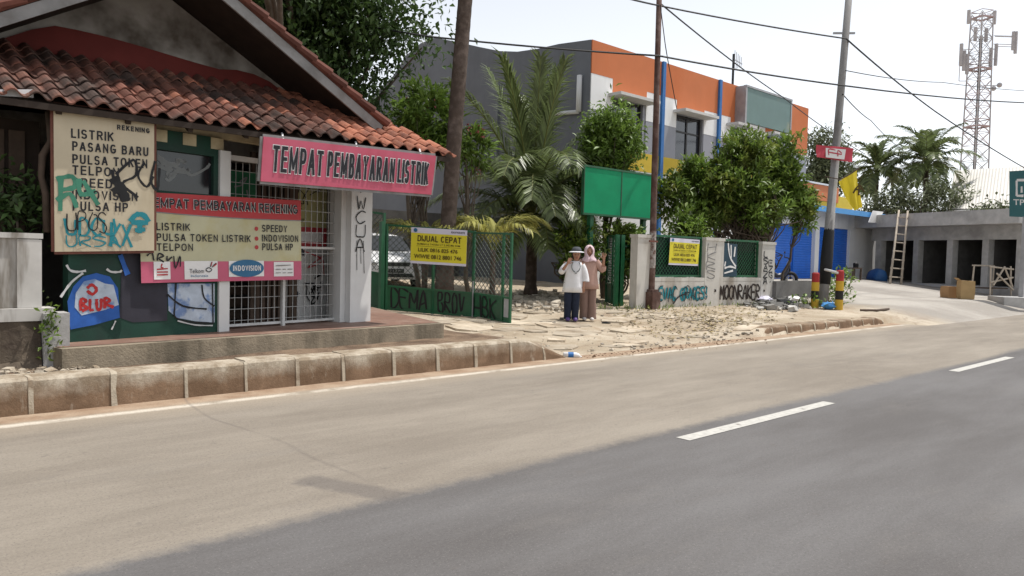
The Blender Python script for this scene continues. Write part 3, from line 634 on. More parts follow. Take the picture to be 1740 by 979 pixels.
# tiled awning
AW_Y0, AW_Z0, AW_S = 8.35, 2.80, .5
def aw(x, y): return Vector((x, y, AW_Z0+AW_S*(y-AW_Y0)+.012*math.sin(x*1.7)+.02*math.exp(-((x-5.4)/.8)**2)*0))
mb = MB(); pitch = .188; rows = 8; rl = .27; dn = Vector((0, -1, -AW_S)).normalized(); un = Vector((0, -AW_S, 1)).normalized(); r_ = random.Random(4)
ncol = 57
for c in range(ncol):
    x0 = 6.60-(c+1)*pitch
    for rI in range(rows):
        yl = AW_Y0+.0+rI*(1.66/rows); yh = yl+1.66/rows*1.25
        xr = 6.60-.47*(yl-8.45)
        if x0+pitch > xr+.10: continue
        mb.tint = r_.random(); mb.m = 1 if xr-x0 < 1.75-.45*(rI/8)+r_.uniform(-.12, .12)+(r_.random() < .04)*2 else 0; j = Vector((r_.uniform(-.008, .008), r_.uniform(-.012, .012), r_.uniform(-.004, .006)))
        vs = []; K = 8
        for e, (yy, lift) in enumerate(((yl, .030), (yh, .004))):
            for i in range(K+1):
                s_ = i/K
                prof = .044*math.sin(math.pi*s_/.62) if s_ < .62 else -.022*math.sin(math.pi*(s_-.62)/.38)
                vs.append(aw(x0+pitch*1.04*s_, yy)+un*(lift+prof)+j)
        low = [v-un*.016 for v in vs[:K+1]]
        n0 = K+1
        mb.add(vs+low, [(i, i+1, n0+i+1, n0+i) for i in range(K)]+[(2*n0+i, 2*n0+i+1, i+1, i) for i in range(K)])
M['tile_lit'] = mat('sunlit_clay_tile', (.36, .145, .09), .85, .2, 9, .3, 40, col2=(.22, .09, .062), c2=(.45, .62), c2sc=3, tint=.3)  # brighter copy for the right end: sunlight on the awning put into tile colour
awn = mb.build('awning_roof', ['tile', 'tile_lit'], shop, False)
mb = MB()   # boards under the tiles and the eave beam
mb.add([aw(-4.1, 8.38)-un*.05, aw(6.5, 8.38)-un*.05, aw(5.85, 10.0)-un*.05, aw(-4.1, 10.0)-un*.05, aw(-4.1, 8.38)-un*.025, aw(6.5, 8.38)-un*.025, aw(5.85, 10.0)-un*.025, aw(-4.1, 10.0)-un*.025],
       [(3, 2, 1, 0), (4, 5, 6, 7), (0, 1, 5, 4), (1, 2, 6, 5), (2, 3, 7, 6), (3, 0, 4, 7)])
for i in range(17): x = -3.8+i*.62; mb.beam(aw(x, 8.36)-un*.085, aw(min(x, 5.85), 9.95)-un*.085, .05, .07)
mb.build('rafters', 'wood_dark', awn)
mb = MB(); mb.beam(aw(-4.1, 8.37)-Vector((0, 0, .05)), aw(6.52, 8.37)-Vector((0, 0, .05)), .03, .06); mb.build('eave_board', 'wood_dark', awn)
for u, w2 in ((1.5, .06), (4.6, .07)):
    pass
# gable: wall, red flashing, roof slopes with bargeboards
gy = 10.0; RX, RZ, GS = 3.155, 4.70, .588
def gz(x): return RZ-GS*abs(x-RX)
mb = MB(); mb.prism([(-1.2, gy, 2.6), (6.0, gy, 2.6), (6.0, gy, 3.03)]+[(RX+2.84*math.cos(a)*1., gy, 3.03+1.66*math.sin(a)) for a in ()]+[(RX, gy, gz(RX)-.06), (-1.2, gy, gz(-1.2)+.3 if 0 else 2.6)][:1]+[(-1.2, gy, 2.61)], (0, .15, 0)); mb.build('gable_wall', 'gable', shop)
mb = MB(); pts_t = []; pts_b = []
for i in range(25):
    x = .2+5.6*i/24; hgt = .10+.20*math.exp(-((x-2.2)/1.5)**2)+.05*(x > 4)
    pts_t.append((x, 9.955, min(3.62+hgt, gz(x)-.1))); pts_b.append((x, 9.955, 3.50))
mb.prism(pts_b+pts_t[::-1], (0, .042, 0)); mb.build('flashing_band', 'maroon', shop)
for sg in (1, -1):
    ex = RX+sg*2.62; y0, y1 = 8.93, 15.
    a = Vector((RX, y0, RZ)); b_ = Vector((ex, y0, gz(ex))); d = (b_-a).normalized(); nrm = Vector((GS*sg, 0, 1)).normalized()
    mb = MB(); c = [a+nrm*.03, b_+nrm*.03]; q = [Vector((p.x, y1, p.z)) for p in c]
    mb.prism([c[0], c[1], q[1], q[0]], nrm*.03)
    # rows of tile: each course a raised step down the slope, scalloped verge
    L = (b_-a).length; ncr = 12
    for i in range(ncr):
        p = a+d*(L*i/ncr)+nrm*.06; p2 = a+d*(L*(i+1.15)/ncr if i < ncr-1 else L*1.02)+nrm*.075; mb.tint = random.random()
        mb.prism([p, p2, p2+Vector((0, y1-y0, 0)), p+Vector((0, y1-y0, 0))], nrm*.028)
        mb.tint = random.random(); mb.tube([p+Vector((0, -.0, .02)), p2+Vector((0, -.0, .03))], [.05, .062], 8)
    rf = mb.build('roof', 'gable_roof', shop)
    mb = MB(); mb.prism([a-nrm*.10, b_-nrm*.10, b_+nrm*.022, a+nrm*.022], (0, .03, 0)); mb.build('bargeboard', 'fascia', rf)
    mb = MB(); mb.prism([a-nrm*.02+Vector((0, .035, 0)), b_-nrm*.02+Vector((0, .035, 0)), b_+nrm*.018+Vector((0, .035, 0)), a+nrm*.018+Vector((0, .035, 0))], (0, y1-y0-.1, 0)); mb.build('soffit', 'wood_dark', rf)
# gutter of white sheet on the left eave
mb = MB(); mb.prism([PY(-60, 152, 8.42), PY(57, 152, 8.42), PY(57, 166, 8.42), PY(-60, 160, 8.42)], (0, .05, 0)); mb.build('gutter', 'white', shop)

# ================================================================== SIGNS ON THE SHOP
def board(name, label, cat, px, Y, th, face, frame_m=None, skew=0., edge=.018):
    """sheet sign whose four corners are read off a vertical plane; returns thing, origin, U, V"""
    P4 = [Vector(PY(x, y, Y)) for x, y in px]   # tl tr br bl
    t = thing(name, label, cat, (P4[3]+P4[2])/2)
    mb = MB(); mb.prism([P4[3], P4[2], P4[1], P4[0]], (0, th, 0)); mb.build('panel', face, t)
    if frame_m:
        mb = MB()
        for i in range(4):
            a, b_ = P4[i]+Vector((0, th/2, 0)), P4[(i+1) % 4]+Vector((0, th/2, 0)); mb.beam(a, b_, edge, th+.012, up=(0, 0, 1) if i % 2 else (0, 0, 1))
        mb.build('frame', frame_m, t)
    bl = P4[3]; U = P4[2]-P4[3]; V_ = P4[0]-P4[3]
    def at(u, v): return P4[3]*(1-u)*(1-v)+P4[2]*u*(1-v)+P4[1]*u*v+P4[0]*(1-u)*v
    return t, at, U, V_
NY = (0, -1, 0)
M['signbeige'] = mat('old_cream_sign', (.50, .43, .31), .7, .1, 3, col2=(.40, .32, .21), c2=(.5, .75), c2sc=2.5, streak=True)
M['rust'] = mat('rusty_frame', (.14, .055, .04), .8, .3, 8)
M['pink'] = mat('pink_sign', (.50, .10, .155), .5, .12, 2, col2=(.42, .065, .10), c2sc=1.5)
M['ink'] = mat('sign_ink', (.014, .014, .018), .5, .1)
M['greensp'] = mat('green_spray', (.05, .20, .13), .7, .2); M['tealsp'] = mat('teal_spray', (.02, .20, .24), .7, .2)
t, at, U, V_ = board('list_sign', 'tall cream sign board listing bill services, covered in green graffiti', 'sign', [(91, 178), (262, 198), (262, 426), (93, 428)], 8.44, .04, 'signbeige', 'rust')
lines = [('LISTRIK', .16, .787, .575), ('PASANG BARU', .17, .70, .935), ('PULSA TOKEN', .17, .611, .925), ('TELPON', .17, .535, .63), ('SPEED', .17, .449, .56), ('INDOVISION', .17, .365, .82), ('PULSA HP', .17, .285, .72)]
for s_, u0_, v0_, u1_ in lines: block(s_, at(u0_, v0_), at(u1_, v0_)-at(u0_, v0_), V_*.065, 'ink', t, .165, nrm=NY, lift=.003)
block('REKENING', at(.61, .875), at(.95, .87)-at(.61, .875), V_*.036, 'ink', t, .22, nrm=NY, lift=.003)
scrawl(at(.02, .28), U*.42, V_*.24, .045, 'greensp', t, [[(0, .9), (.35, 1), (.4, .7), (.05, .6)], [(.1, 1), (.08, 0)], [(.5, .95), (.55, .5), (.9, .6)], [(.6, .9), (.95, .2)], [(0, .3), (.3, .5), (.45, .1)]])
scrawl(at(.55, .36), U*.46, V_*.32, .026, 'black', t, [[(0, .7), (.15, .2), (.25, .0)], [(.1, .6), (.5, .95), (.55, .6), (.25, .4), (.6, .1)], [(.75, .9), (.6, .6), (.8, .35), (.95, .6)], [(1., .95), (.9, .5), (1.05, .3), (1.1, .8)]], lift=.005)
mb_ = scrawl(at(.56, .34), U*.20, V_*.20, .09, 'black', t, [[(.05, .95), (.5, .5), (.7, .1)], [(.1, .6), (.3, .4)]], lift=.007)
graffiti('UDCU', at(.1, .12), U*.50, V_*.11, .024, 'tealsp', t, jit=.12, lift=.012)
graffiti('UPOS', at(.12, .14), U*.40, V_*.13, .012, 'black', t, jit=.1, lift=.015)
graffiti('URSA', at(.10, .035), U*.55, V_*.075, .014, 'tealsp', t, jit=.1, lift=.011)
graffiti('KX', at(.55, .03), U*.22, V_*.17, .026, 'tealsp', t, jit=.1, lift=.011)
scrawl(at(.74, .13), U*.2, V_*.14, .05, 'tealsp', t, [[(0, .6), (.3, .95), (.7, .95), (1, .6)], [(0.05, .55), (.95, .55)], [(.5, .5), (.5, 0)], [(.25, .15), (.8, .2)]], lift=.013)
# pink main sign
t, at, U, V_ = board('shop_sign', 'long pink sign board under the eave reading tempat pembayaran listrik', 'sign', [(448, 232), (741, 265), (733, 331), (443, 308)], 8.30, .05, 'pink', 'fascia', edge=.022)
for m_, o_, lf in (('print_white', .03, .003), ('ink', 0, .010)):
    for s_, a_, b_ in (('TEMPAT', .05, .315), ('PEMBAYARAN', .34, .74), ('LISTRIK', .76, .965)):
        block(s_, at(a_, .235), at(b_, .225)-at(a_, .235), V_*.60, m_, t, .145, o_, nrm=NY, lift=lf, gap=.24, kx=1.45)
mb = MB()
for u in (.1, .5, .9): mb.beam(at(u, 1.0)+Vector((0, .02, 0)), at(u, 1.14)+Vector((0, .06, 0)), .02)
mb.build('hanger', 'steel', t)
# banner across the grille
M['bancream'] = mat('banner_cream', (.47, .45, .30), .6, .1, 2.5, col2=(.42, .36, .16), c2=(.5, .7), c2sc=1.5)
M['banred'] = mat('banner_red', (.40, .045, .05), .6, .12, 3); M['banpink'] = mat('banner_pink', (.50, .11, .18), .6, .1, 3)
c4 = [fp(x, y, .06) for x, y in ((236, 326), (511, 341), (512, 475), (240, 481))]
def bat(u, v):
    a = [Vector(fw_(c[0], -.06, c[1])) for c in c4]
    return a[3]*(1-u)*(1-v)+a[2]*u*(1-v)+a[1]*u*v+a[0]*(1-u)*v
BN = Vector(FN); t = thing('payment_banner', 'cream and red cloth banner reading tempat pembayaran rekening across the grille', 'banner', bat(.5, 0))
def bsheet(name, f, lift, m, n=24):   # f(u) -> v0, v1
    mb = MB(); vs = []
    us = [i/n for i in range(n+1)]
    f_us = getattr(f, 'u', (0, 1)); us = [f_us[0]+(f_us[1]-f_us[0])*i/n for i in range(n+1)]
    for u in us:
        a, b_ = f(u); wv = BN*(lift+.004*math.sin(u*17)*math.sin(u*5+1))
        vs += [bat(u, a)+wv, bat(u, b_)+wv]
    mb.add(vs, [(2*i, 2*i+2, 2*i+3, 2*i+1) for i in range(n)])
    return mb.build(name, m, t)
def rec(u0_, u1_, v0_, v1_):
    g = lambda u: (v0_, v1_)
    g.u = (u0_, u1_); return g
bsheet('cloth', lambda u: (0, 1), 0, 'bancream')
bsheet('red_band', lambda u: (.755+.045*(1-u)-.02*math.sin(u*3), 1.001), .002, 'banred')
bsheet('grey_line', lambda u: (.742+.045*(1-u)-.02*math.sin(u*3), .755+.045*(1-u)-.02*math.sin(u*3)), .003, 'fascia')
bsheet('pink_band', lambda u: (-.001, .235), .002, 'banpink')
def bblock(s_, u0_, u1_, v0_, v1_, m_='ink', wd=.15, out=0, lift=.009): block(s_, bat(u0_, v0_), bat(u1_, v0_)-bat(u0_, v0_), bat((u0_+u1_)/2, v1_)-bat((u0_+u1_)/2, v0_), m_, t, wd, out, nrm=BN, lift=lift, gap=.22 if v1_ > .9 else .3, kx=1.3 if v1_ > .9 else 1.)
def btext(s_, u0_, u1_, v0_, v1_, m_='ink', bold=.012, out=0, lift=.016, nm='lettering'): text(s_, bat(u0_, v0_), bat(u1_, v0_)-bat(u0_, v0_), bat((u0_+u1_)/2, v1_)-bat((u0_+u1_)/2, v0_), m_, t, bold, nm, out, nrm=BN, lift=lift)
for m_, o_, lf in (('print_white', .035, .006), ('ink', 0, .016)):
    for s_, a_, b_ in (('TEMPAT', .035, .265), ('PEMBAYARAN', .295, .675), ('REKENING', .70, .97)): bblock(s_, a_, b_, (.835-.01*a_), (.945-.01*a_), m_, .185, o_, lf)
for s_, a_, b_, v in (('LISTRIK', .085, .27, .585), ('PULSA TOKEN LISTRIK', .085, .64, .465), ('TELPON', .085, .285, .355), ('SPEEDY', .72, .895, .595), ('INDOVISION', .72, .975, .475), ('PULSA HP', .72, .935, .37)): bblock(s_, a_, b_, v, v+.085)
mb = MB()
for v in (.63, .51, .405):
    c = bat(.682, v)+BN*.008; mb.add([c+(bat(1, 0)-bat(0, 0)).normalized()*.026*math.cos(a)+Vector((0, 0, .026*math.sin(a))) for a in [2*math.pi*i/14 for i in range(14)]], [list(range(14))])
mb.build('bullets', 'banred', t)
for u0_, u1_, v0_, v1_ in ((.065, .155, .035, .235), (.235, .43, .03, .24), (.50, .73, .05, .24), (.80, .94, .045, .225)): bsheet('logo_card', rec(u0_, u1_, v0_, v1_), .007, 'print_white', 4)
M['logoblue'] = mat('logo_blue', (.03, .13, .25), .5, .1)
mb = MB(); Ub = (bat(1, .1)-bat(0, .1)); Vb = bat(.6, 1)-bat(.6, 0); c = bat(.615, .15)
mb.add([c+Ub*.112*math.cos(a)+Vb*.105*math.sin(a)+BN*.014 for a in [2*math.pi*i/32 for i in range(32)]], [list(range(32))]); mb.build('logo', 'logoblue', t)
bblock('INDOVISION', .525, .705, .12, .185, 'print_white', .16, 0, .016)
btext('Telkom', .262, .345, .10, .15, 'ink', 0, 0, .014); btext('Indonesia', .27, .37, .055, .085, 'logoblue', 0, 0, .014)
scrawl(bat(.33, .10), Ub*.09, Vb*.13, .010, 'ink', t, [[(.5, .5), (.7, .3), (.5, .1), (.3, .3), (.5, .5)], [(.6, .55), (.7, 1)], [(.7, .5), (1, .9)]], lift=.014)
scrawl(bat(.36, .12), Ub*.07, Vb*.11, .012, 'banred', t, [[(.4, .55), (.5, 1)], [(.6, .5), (.9, .8)]], lift=.016)
scrawl(bat(.08, .05), Ub*.06, Vb*.16, .014, 'banred', t, [[(.5, 1), (.4, .75), (.6, .7)], [(0, .6), (1, .65)], [(0, .42), (1, .42)], [(0, .22), (1, .24)]], lift=.014)
scrawl(bat(.81, .06), Ub*.12, Vb*.15, .010, 'fascia', t, [[(0, .2), (.3, .2)], [(.4, .2), (.6, .2)], [(.7, .2), (1, .2)], [(0, .5), (.3, .5)], [(.4, .5), (.6, .5)], [(.7, .5), (1, .5)], [(0, .8), (.9, .85)]], lift=.014)
scrawl(bat(.03, .16), Ub*.18, Vb*.17, .016, 'ink', t, [[(0, .8), (.15, 1), (.2, .5)], [(.3, .5), (.35, .95), (.5, .8), (.35, .65), (.5, .4)], [(.6, .8), (.6, .5), (.75, .75)], [(.8, .8), (.85, .0), (1, .8), (1, .1)]], lift=.012)

# ================================================================== NEIGHBOUR'S WALL AT THE LEFT
M['oldwhite'] = mat('flaking_whitewash', (.50, .48, .45), .9, .15, 3, col2=(.20, .175, .145), c2=(.50, .62), c2sc=3.2, streak=True)
M['rubblewall'] = mat('rough_stone_base', (.12, .095, .07), .95, .4, 5, .9, 12, col2=(.06, .045, .035), c2sc=2)
nw = thing('neighbour_wall', 'low whitewashed wall on a rough stone base beside the shop', 'wall', (.4, 8.6, .28))
zt = ztop(PY(45, 520, 8.35), 396); zm = float(PY(45, 523, 8.35)[2]); zl = float(PY(45, 545, 8.35)[2])
mb = MB(); mb.box(-3, 1.60, 8.36, 8.55, zm, zt-.05); mb.box(-3, 1.63, 8.33, 8.58, zt-.05, zt); mb.box(1.42, 1.62, 8.335, 8.34+.24, zm, zt-.06); mb.build('panel', 'oldwhite', nw)
mb = MB(); mb.box(-3, 1.72, 8.28, 8.6, zl, zm-.003); mb.build('ledge', 'oldwhite', nw)
mb = MB(); r_ = random.Random(9)
rings = []
for i in range(30):
    x = -3+4.6*i/29; rings.append([(x, 8.12+r_.uniform(-.05, .05), .2), (x, 8.26+r_.uniform(-.05, .03), .34+r_.uniform(-.03, .03)), (x, 8.30+r_.uniform(-.02, .02), zl-.003), (x, 8.58, zl-.003), (x, 8.58, .2)])
mb.loft(rings); mb.build('stone_base', 'rubblewall', nw)
mb = MB(); mb.box(1.61, 1.83, 8.22, 8.46, .25, zm-.05); mb.build('corner_pier', 'conc', nw)
mb = MB(); mb.box(-3, 1.78, 9.25, 9.30, .3, 2.72); mb.m = 1
for i in range(26): mb.box(-3+i*.18, -3+i*.18+.14, 9.215, 9.245, .4, 2.6)
base(mb, 'timber_screen', ['wood_dark', 'timber'], 'dark vertical plank screen in the shade behind the low white wall', 'fence')
pl_ = thing('porch_plant', 'leafy dark potted plant in the shade behind the low white wall', 'plant', (1.0, 8.85, .3))
rng = np.random.default_rng(5); n = 420; pc = PY(28, 345, 8.85); cc = pc+rng.normal(size=(n, 3))*np.array([.17, .1, .16])
mb = MB(); mb.tube([(pc[0], 8.85, .3), (pc[0]+.03, 8.86, .9), (pc[0], 8.85, pc[2])], [.03, .02, .01], 6); mb.build('stem', 'bark', pl_)
leaf_mesh('foliage', cc, rand_dirs(n, rng)+np.array([0, 0, -.2]), rand_dirs(n, rng)+np.array([0, -.3, 1]), .12*rng.uniform(.6, 1.2, n), .045, 'leaf_dark', pl_, rng.uniform(0, 1, n))
mb = MB(); pts = [PY(x, y, 8.62) for x, y in ((80, 395), (78, 330), (70, 300), (72, 265), (86, 240), (82, 190))]; mb.tube(pts, [.035, .035, .03, .035, .03, .03], 8); base(mb, 'crooked_post', 'timber', 'crooked dark wooden post holding the eave beside the cream sign', 'post', smooth=True)
# weeds at the pier
t = thing('wall_weed', 'small green weed growing at the foot of the grey pier', 'weed', PY(85, 590, 8.18))
n = 90; c0 = PY(84, 560, 8.18); cc = c0+rng.normal(size=(n, 3))*np.array([.05, .03, .12]); leaf_mesh('foliage', cc, rand_dirs(n, rng)+np.array([0, -.3, .3]), rand_dirs(n, rng)+np.array([0, 0, 1.]), .07, .03, 'leaf_mango', t, rng.uniform(0, 1, n))

# ================================================================== GREEN GATES
def chain(mb, o, U, W, H, sp=.125, r=.0045):
    """diagonal wire mesh in the rectangle o + U*[0,W] + z*[0,H]"""
    U = Vector(U).normalized(); o = Vector(o); k = -H
    while k < W+H:
        for sg in (1, -1):
            # line u = k + sg*(v) (sg=1) or u = k+H - v
            a = (k, 0) if sg == 1 else (k+H, 0); b_ = (k+H, H) if sg == 1 else (k, H)
            (ua, va), (ub, vb) = a, b_
            if ua > ub: (ua, va), (ub, vb) = (ub, vb), (ua, va)
            lo = max(0, ua); hi = min(W, ub)
            if hi-lo < .01: continue
            f = lambda u: va+(vb-va)*(u-ua)/(ub-ua)
            p = o+U*lo+Vector((0, 0, f(lo))); q = o+U*hi+Vector((0, 0, f(hi))); off = U.cross(Vector((0, 0, 1)))*.003*sg
            mb.beam(p+off, q+off, r*2)
        k += sp*1.0
def gate_leaf(t, a, b_, za, zb, H, mids=(), sheet=.42, d=.045, tag_txt=(), name='leaf'):
    """one framed leaf from a to b (xy): posts, rails, wire mesh above a sheet panel"""
    a = Vector((a[0], a[1], za)); b_ = Vector((b_[0], b_[1], zb)); U = (b_-a); L = U.length; u = U.normalized(); Hh = Vector((0, 0, H)); n = Vector((u.y, -u.x, 0))
    if n.dot(Vector((-a.x, -a.y, 0))) < 0: n = -n
    mb = MB()
    for s_ in [0, 1]+list(mids): mb.beam(a+U*s_, a+U*s_+Hh, d, d)
    for v in (0.03, sheet, H-.02): mb.beam(a+Vector((0, 0, v)), b_+Vector((0, 0, v)), d*.8, d*.8)
    lf = mb.build(name, 'green', t)
    mb = MB(); q0 = a+Vector((0, 0, .05)); mb.prism([q0, q0+U, q0+U+Vector((0, 0, sheet-.06)), q0+Vector((0, 0, sheet-.06))], -n*.006); mb.build('sheet', 'green', lf)
    mb = MB(); chain(mb, a+Vector((0, 0, sheet+.02)), Vector((U.x, U.y, 0)), L, H-sheet-.04); mb.build('wire_mesh', 'wire', lf)
    for s_, x0, x1 in tag_txt: graffiti(s_, a+U*x0+Vector((0, 0, .06))+n*.006, U*(x1-x0), (0, 0, sheet-.11), .036, 'black', lf, jit=.12, lift=.006)
    return lf, a, b_, u, n
gL = np.array([8.92, 13.38]); gH = np.array([10.08, 12.05]); gE = np.array([9.80, 10.62])
p = PD(655, 528, 15.6); gL = p[:2]; p = PD(803, 541, 15.5); gH = p[:2]; p = PD(866, 552, 14.6); gE = p[:2]
zL, zH, zE = [float(q) for q in (PD(655, 527, 15.6)[2], PD(803, 540, 15.5)[2], PD(866, 551, 14.6)[2])]
gt = thing('folding_gate', 'green steel and wire folding gate standing open beside the shop', 'gate', (gL[0], gL[1], .25))
HL = ztop(PD(655, 527, 15.6), 381)-zL; HH = ztop(PD(803, 540, 15.5), 392)-zH; HE = ztop(PD(866, 551, 14.6), 398)-zE
lf1, a1, b1, u1, n1 = gate_leaf(gt, gL, gH, zL, zH, (HL+HH)/2, (.54,), .50, .05, [('DEMA', .06, .5), ('BROV', .60, .92)])
lf2, a2, b2, u2, n2 = gate_leaf(gt, gH, gE, zH, zE, (HH+HE)/2, (.80,), .50, .045, [('HBK', .05, .7)])
mb = MB(); mb.beam(b1+n1*.05, b1+n1*.05+Vector((0, 0, .75)), .02); mb.build('bolt', 'steel', lf1)
mb = MB(); mb.prism([a2+(b2-a2)*.84+Vector((0, 0, .12))-n2*.01, a2+(b2-a2)*.96+Vector((0, 0, .12))-n2*.01, a2+(b2-a2)*.96+Vector((0, 0, .48))-n2*.01, a2+(b2-a2)*.84+Vector((0, 0, .48))-n2*.01], n2*.012); mb.build('lock_plate', 'steel', lf2)
mb = MB(); mb.beam(Vector((gL[0]-.09, gL[1]+.03, .2)), Vector((gL[0]-.09, gL[1]+.03, zL+HL+.05)), .09); mb.build('gate_post', 'green', gt)
pA = PD(612, 520, 16.0); pB = PD(650, 527, 15.8)
fpn = thing('side_fence_panel', 'narrow green wire fence panel between the shop pillar and gate', 'fence', pA)
lf3 = gate_leaf(fpn, pA[:2], pB[:2], pA[2], pB[2], ztop(pA, 357)-pA[2], (), .75, .05, name='panel')
# right leaf seen nearly edge on, beside the wall pillar
rg = GH(1050, 521); rg2 = GH(1064, 505)
gt2 = thing('open_gate_leaf', 'green gate leaf folded open against the white wall end pillar', 'gate', rg)
HR = ztop(rg, 399)-rg[2]
lfr = gate_leaf(gt2, (rg[0], rg[1]), (rg[0]+.85, rg[1]+1.1), rg[2], rg[2]+.02, HR, (.5,), .5, .05)
mb = MB(); mb.beam(Vector((rg[0], rg[1]+.0, rg[2])), Vector((rg[0], rg[1], rg[2]+HR)), .05, .34); mb.build('folded_panel', 'green', gt2)

# ---------------- yellow for-sale banners
M['yel'] = mat('yellow_print', (.66, .58, .035), .55, .06, 3)
M['lilac'] = mat('pale_lilac_print', (.62, .60, .70), .55, .05)
M['brownink'] = mat('brown_ink', (.07, .045, .01), .6, .1)
def sale_banner(label, o, U, Vv, N):
    o = Vector(o); U = Vector(U); Vv = Vector(Vv); N = Vector(N)
    t = thing('sale_banner', label, 'banner', o+U*.5)
    def P(u, v, l=0): return o+U*u+Vv*v+N*(l+.006*math.sin(u*9))
    def sheet(nm, u0_, u1_, v0_, v1_, l, m):
        mb = MB(); k = 40; vs = []
        for i in range(k+1): u = u0_+(u1_-u0_)*i/k; vs += [P(u, v0_, l), P(u, v1_, l)]
        mb.add(vs, [(2*i, 2*i+2, 2*i+3, 2*i+1) for i in range(k)]); mb.build(nm, m, t)
    sheet('cloth', 0, 1, 0, 1, 0, 'lilac'); sheet('yellow_field', 0.002, .998, .07, .85, .003, 'yel')
    for s_, u0_, u1_, v0_, v1_, bd in (('RUMAH & TANAH LT 2.345 M2 SHM', .12, .88, .525, .575, .01), ('LILIK 0816 825 476', .14, .84, .34, .44, .02), ('WIWIE 0812 8801 746', .07, .91, .15, .26, .02)):
        text(s_, P(u0_, v0_, .012), U*(u1_-u0_), Vv*(v1_-v0_), 'brownink', t, bd, nrm=N, lift=0)
    block('DIJUAL CEPAT', P(.12, .62, .010), U*.78, Vv*.17, 'brownink', t, .16, nrm=N, lift=0, gap=.16)
    sheet('rule', .1, .9, .485, .492, .006, 'brownink')
    text('RayWHITE'.upper(), P(.72, .895, .014), U*.24, Vv*.05, 'ink', t, .02, nrm=N, lift=0)
    mb = MB(); c = P(.08, .925, .014); u_ = U.normalized(); mb.add([c+u_*.04*math.cos(a)+Vector((0, 0, .04*math.sin(a))) for a in [2*math.pi*i/12 for i in range(12)]], [list(range(12))]); mb.build('emblem', 'logoblue', t)
    return t
def on_plane(x, y, p0, n): return PP(x, y, np.array(p0), np.array(n))
nn1 = np.array(n1); q = [on_plane(x, y, np.array(a1)+nn1*.05, nn1) for x, y in ((699, 386), (795, 394), (792, 453), (697, 447))]
sale_banner('yellow for sale banner tied to the green folding gate', q[3], q[2]-q[3], q[0]-q[3], n1)

# ================================================================== BOUNDARY WALL
WA = GH(1068, 525); WB = GH(1312, 511)
WA[2] = .2; WB[2] = .2
WU = Vector((WB-WA)); WU.z = 0; WL = WU.length; WU.normalize(); WM = frame(WA, WU, None); WNv = np.array([WU.y, -WU.x, 0])
def wp(x, y): p = PP(x, y, WA, WNv); return float((p-WA)@np.array(WU)), float(p[2]-WA[2])
bw = thing('boundary_wall', 'white graffitied boundary wall with green wire bays between pillars', 'wall', (WA+WB)/2)
def wbox(mb, u0_, u1_, y0, y1, z0, z1): o = mb.M; mb.M = WM; mb.box(u0_, u1_, y0, y1, z0, z1); mb.M = o
Hp = ztop(WA, 397)-WA[2]; lowh = wp(1200, 472)[1]; sill = wp(1200, 482)[1]
M['wallwhite'] = mat('old_white_render', (.52, .50, .46), .9, .1, 3, col2=(.34, .30, .25), c2=(.5, .68), c2sc=1.6, streak=True)
mb = MB(); wbox(mb, 0.36, WL, -.012, .22, -.25, lowh-.09); low = mb.build('low_wall', 'wallwhite', bw)
mb = MB(); wbox(mb, .36, WL, -.016, .25, lowh-.087, lowh); mb.build('coping', 'wallwhite', bw)
pu = [(wp(1080, 500)[0], wp(1104, 500)[0]), (wp(1197, 460)[0], wp(1228, 460)[0]), (wp(1293, 460)[0], wp(1315, 460)[0])]
pillars = []
for i, (a, b_) in enumerate(pu):
    mb = MB(); hh = wp((1085, 1212, 1303)[i], (398, 404, 411)[i])[1]
    dp = .2 if i == 0 else .33; wbox(mb, a, b_, -.02, dp, -.25, hh-.08); wbox(mb, a-.02, b_+.02, -.04, dp+.02, hh-.08, hh)
    o = mb.build('pillar', 'conc' if 0 else 'wallwhite', bw); pillars.append((o, a, b_, hh))
WX = WM.to_3x3() @ Vector((1, 0, 0))
def wpt(u, y, z): return WM @ Vector((u, y, z))
graffiti('HKRS', wpt(pu[1][0]+.08, -.022, .78), WX*.34, (0, 0, .95), .03, 'fascia', pillars[1][0], vertical=True, jit=.12)
graffiti('LSAZA', wpt(pu[2][0]+.09, -.022, .62), WX*.2, (0, 0, .95), .035, 'ink', pillars[2][0], vertical=True, jit=.1)
graffiti('EZG.', wpt(pu[2][0]+.36, -.022, .62), WX*.18, (0, 0, .7), .03, 'ink', pillars[2][0], vertical=True, jit=.1)
M['darkbrownsp'] = mat('dark_brown_spray', (.028, .018, .014), .7, .2)
u0_, z0_ = wp(1222, 508); u1_, z1_ = wp(1291, 487); graffiti('MOONRAKER', wpt(u0_, -.024, z0_-.02), WX*(u1_-u0_), (0, 0, z1_-z0_+.06), .055, 'darkbrownsp', low, jit=.03)
for x_ in (1214, 1297):
    u_, z_ = wp(x_, 494); scrawl(wpt(u_-.04, -.024, z_-.04), WX*.08, (0, 0, .08), .07, 'darkbrownsp', low, [[(0, .5), (1, .5)]])
u0_, z0_ = wp(1118, 509); u1_, z1_ = wp(1203, 489)
graffiti('EVAC GRACES!', wpt(u0_, -.024, z0_), WX*(u1_-u0_), (0, 0, z1_-z0_), .065, 'tealsp', low, jit=.1)
graffiti('EVAC GRACES', wpt(u0_, -.024, z0_-.03), WX*(u1_-u0_)*.98, (0, 0, z1_-z0_+.06), .022, 'ink', low, jit=.12, lift=.012)
scrawl(wpt(u0_+.55, -.024, z0_-.12), WX*.5, (0, 0, .25), .04, 'ink', low, [[(0, 0), (.4, .7), (1, 1)]], lift=.013)
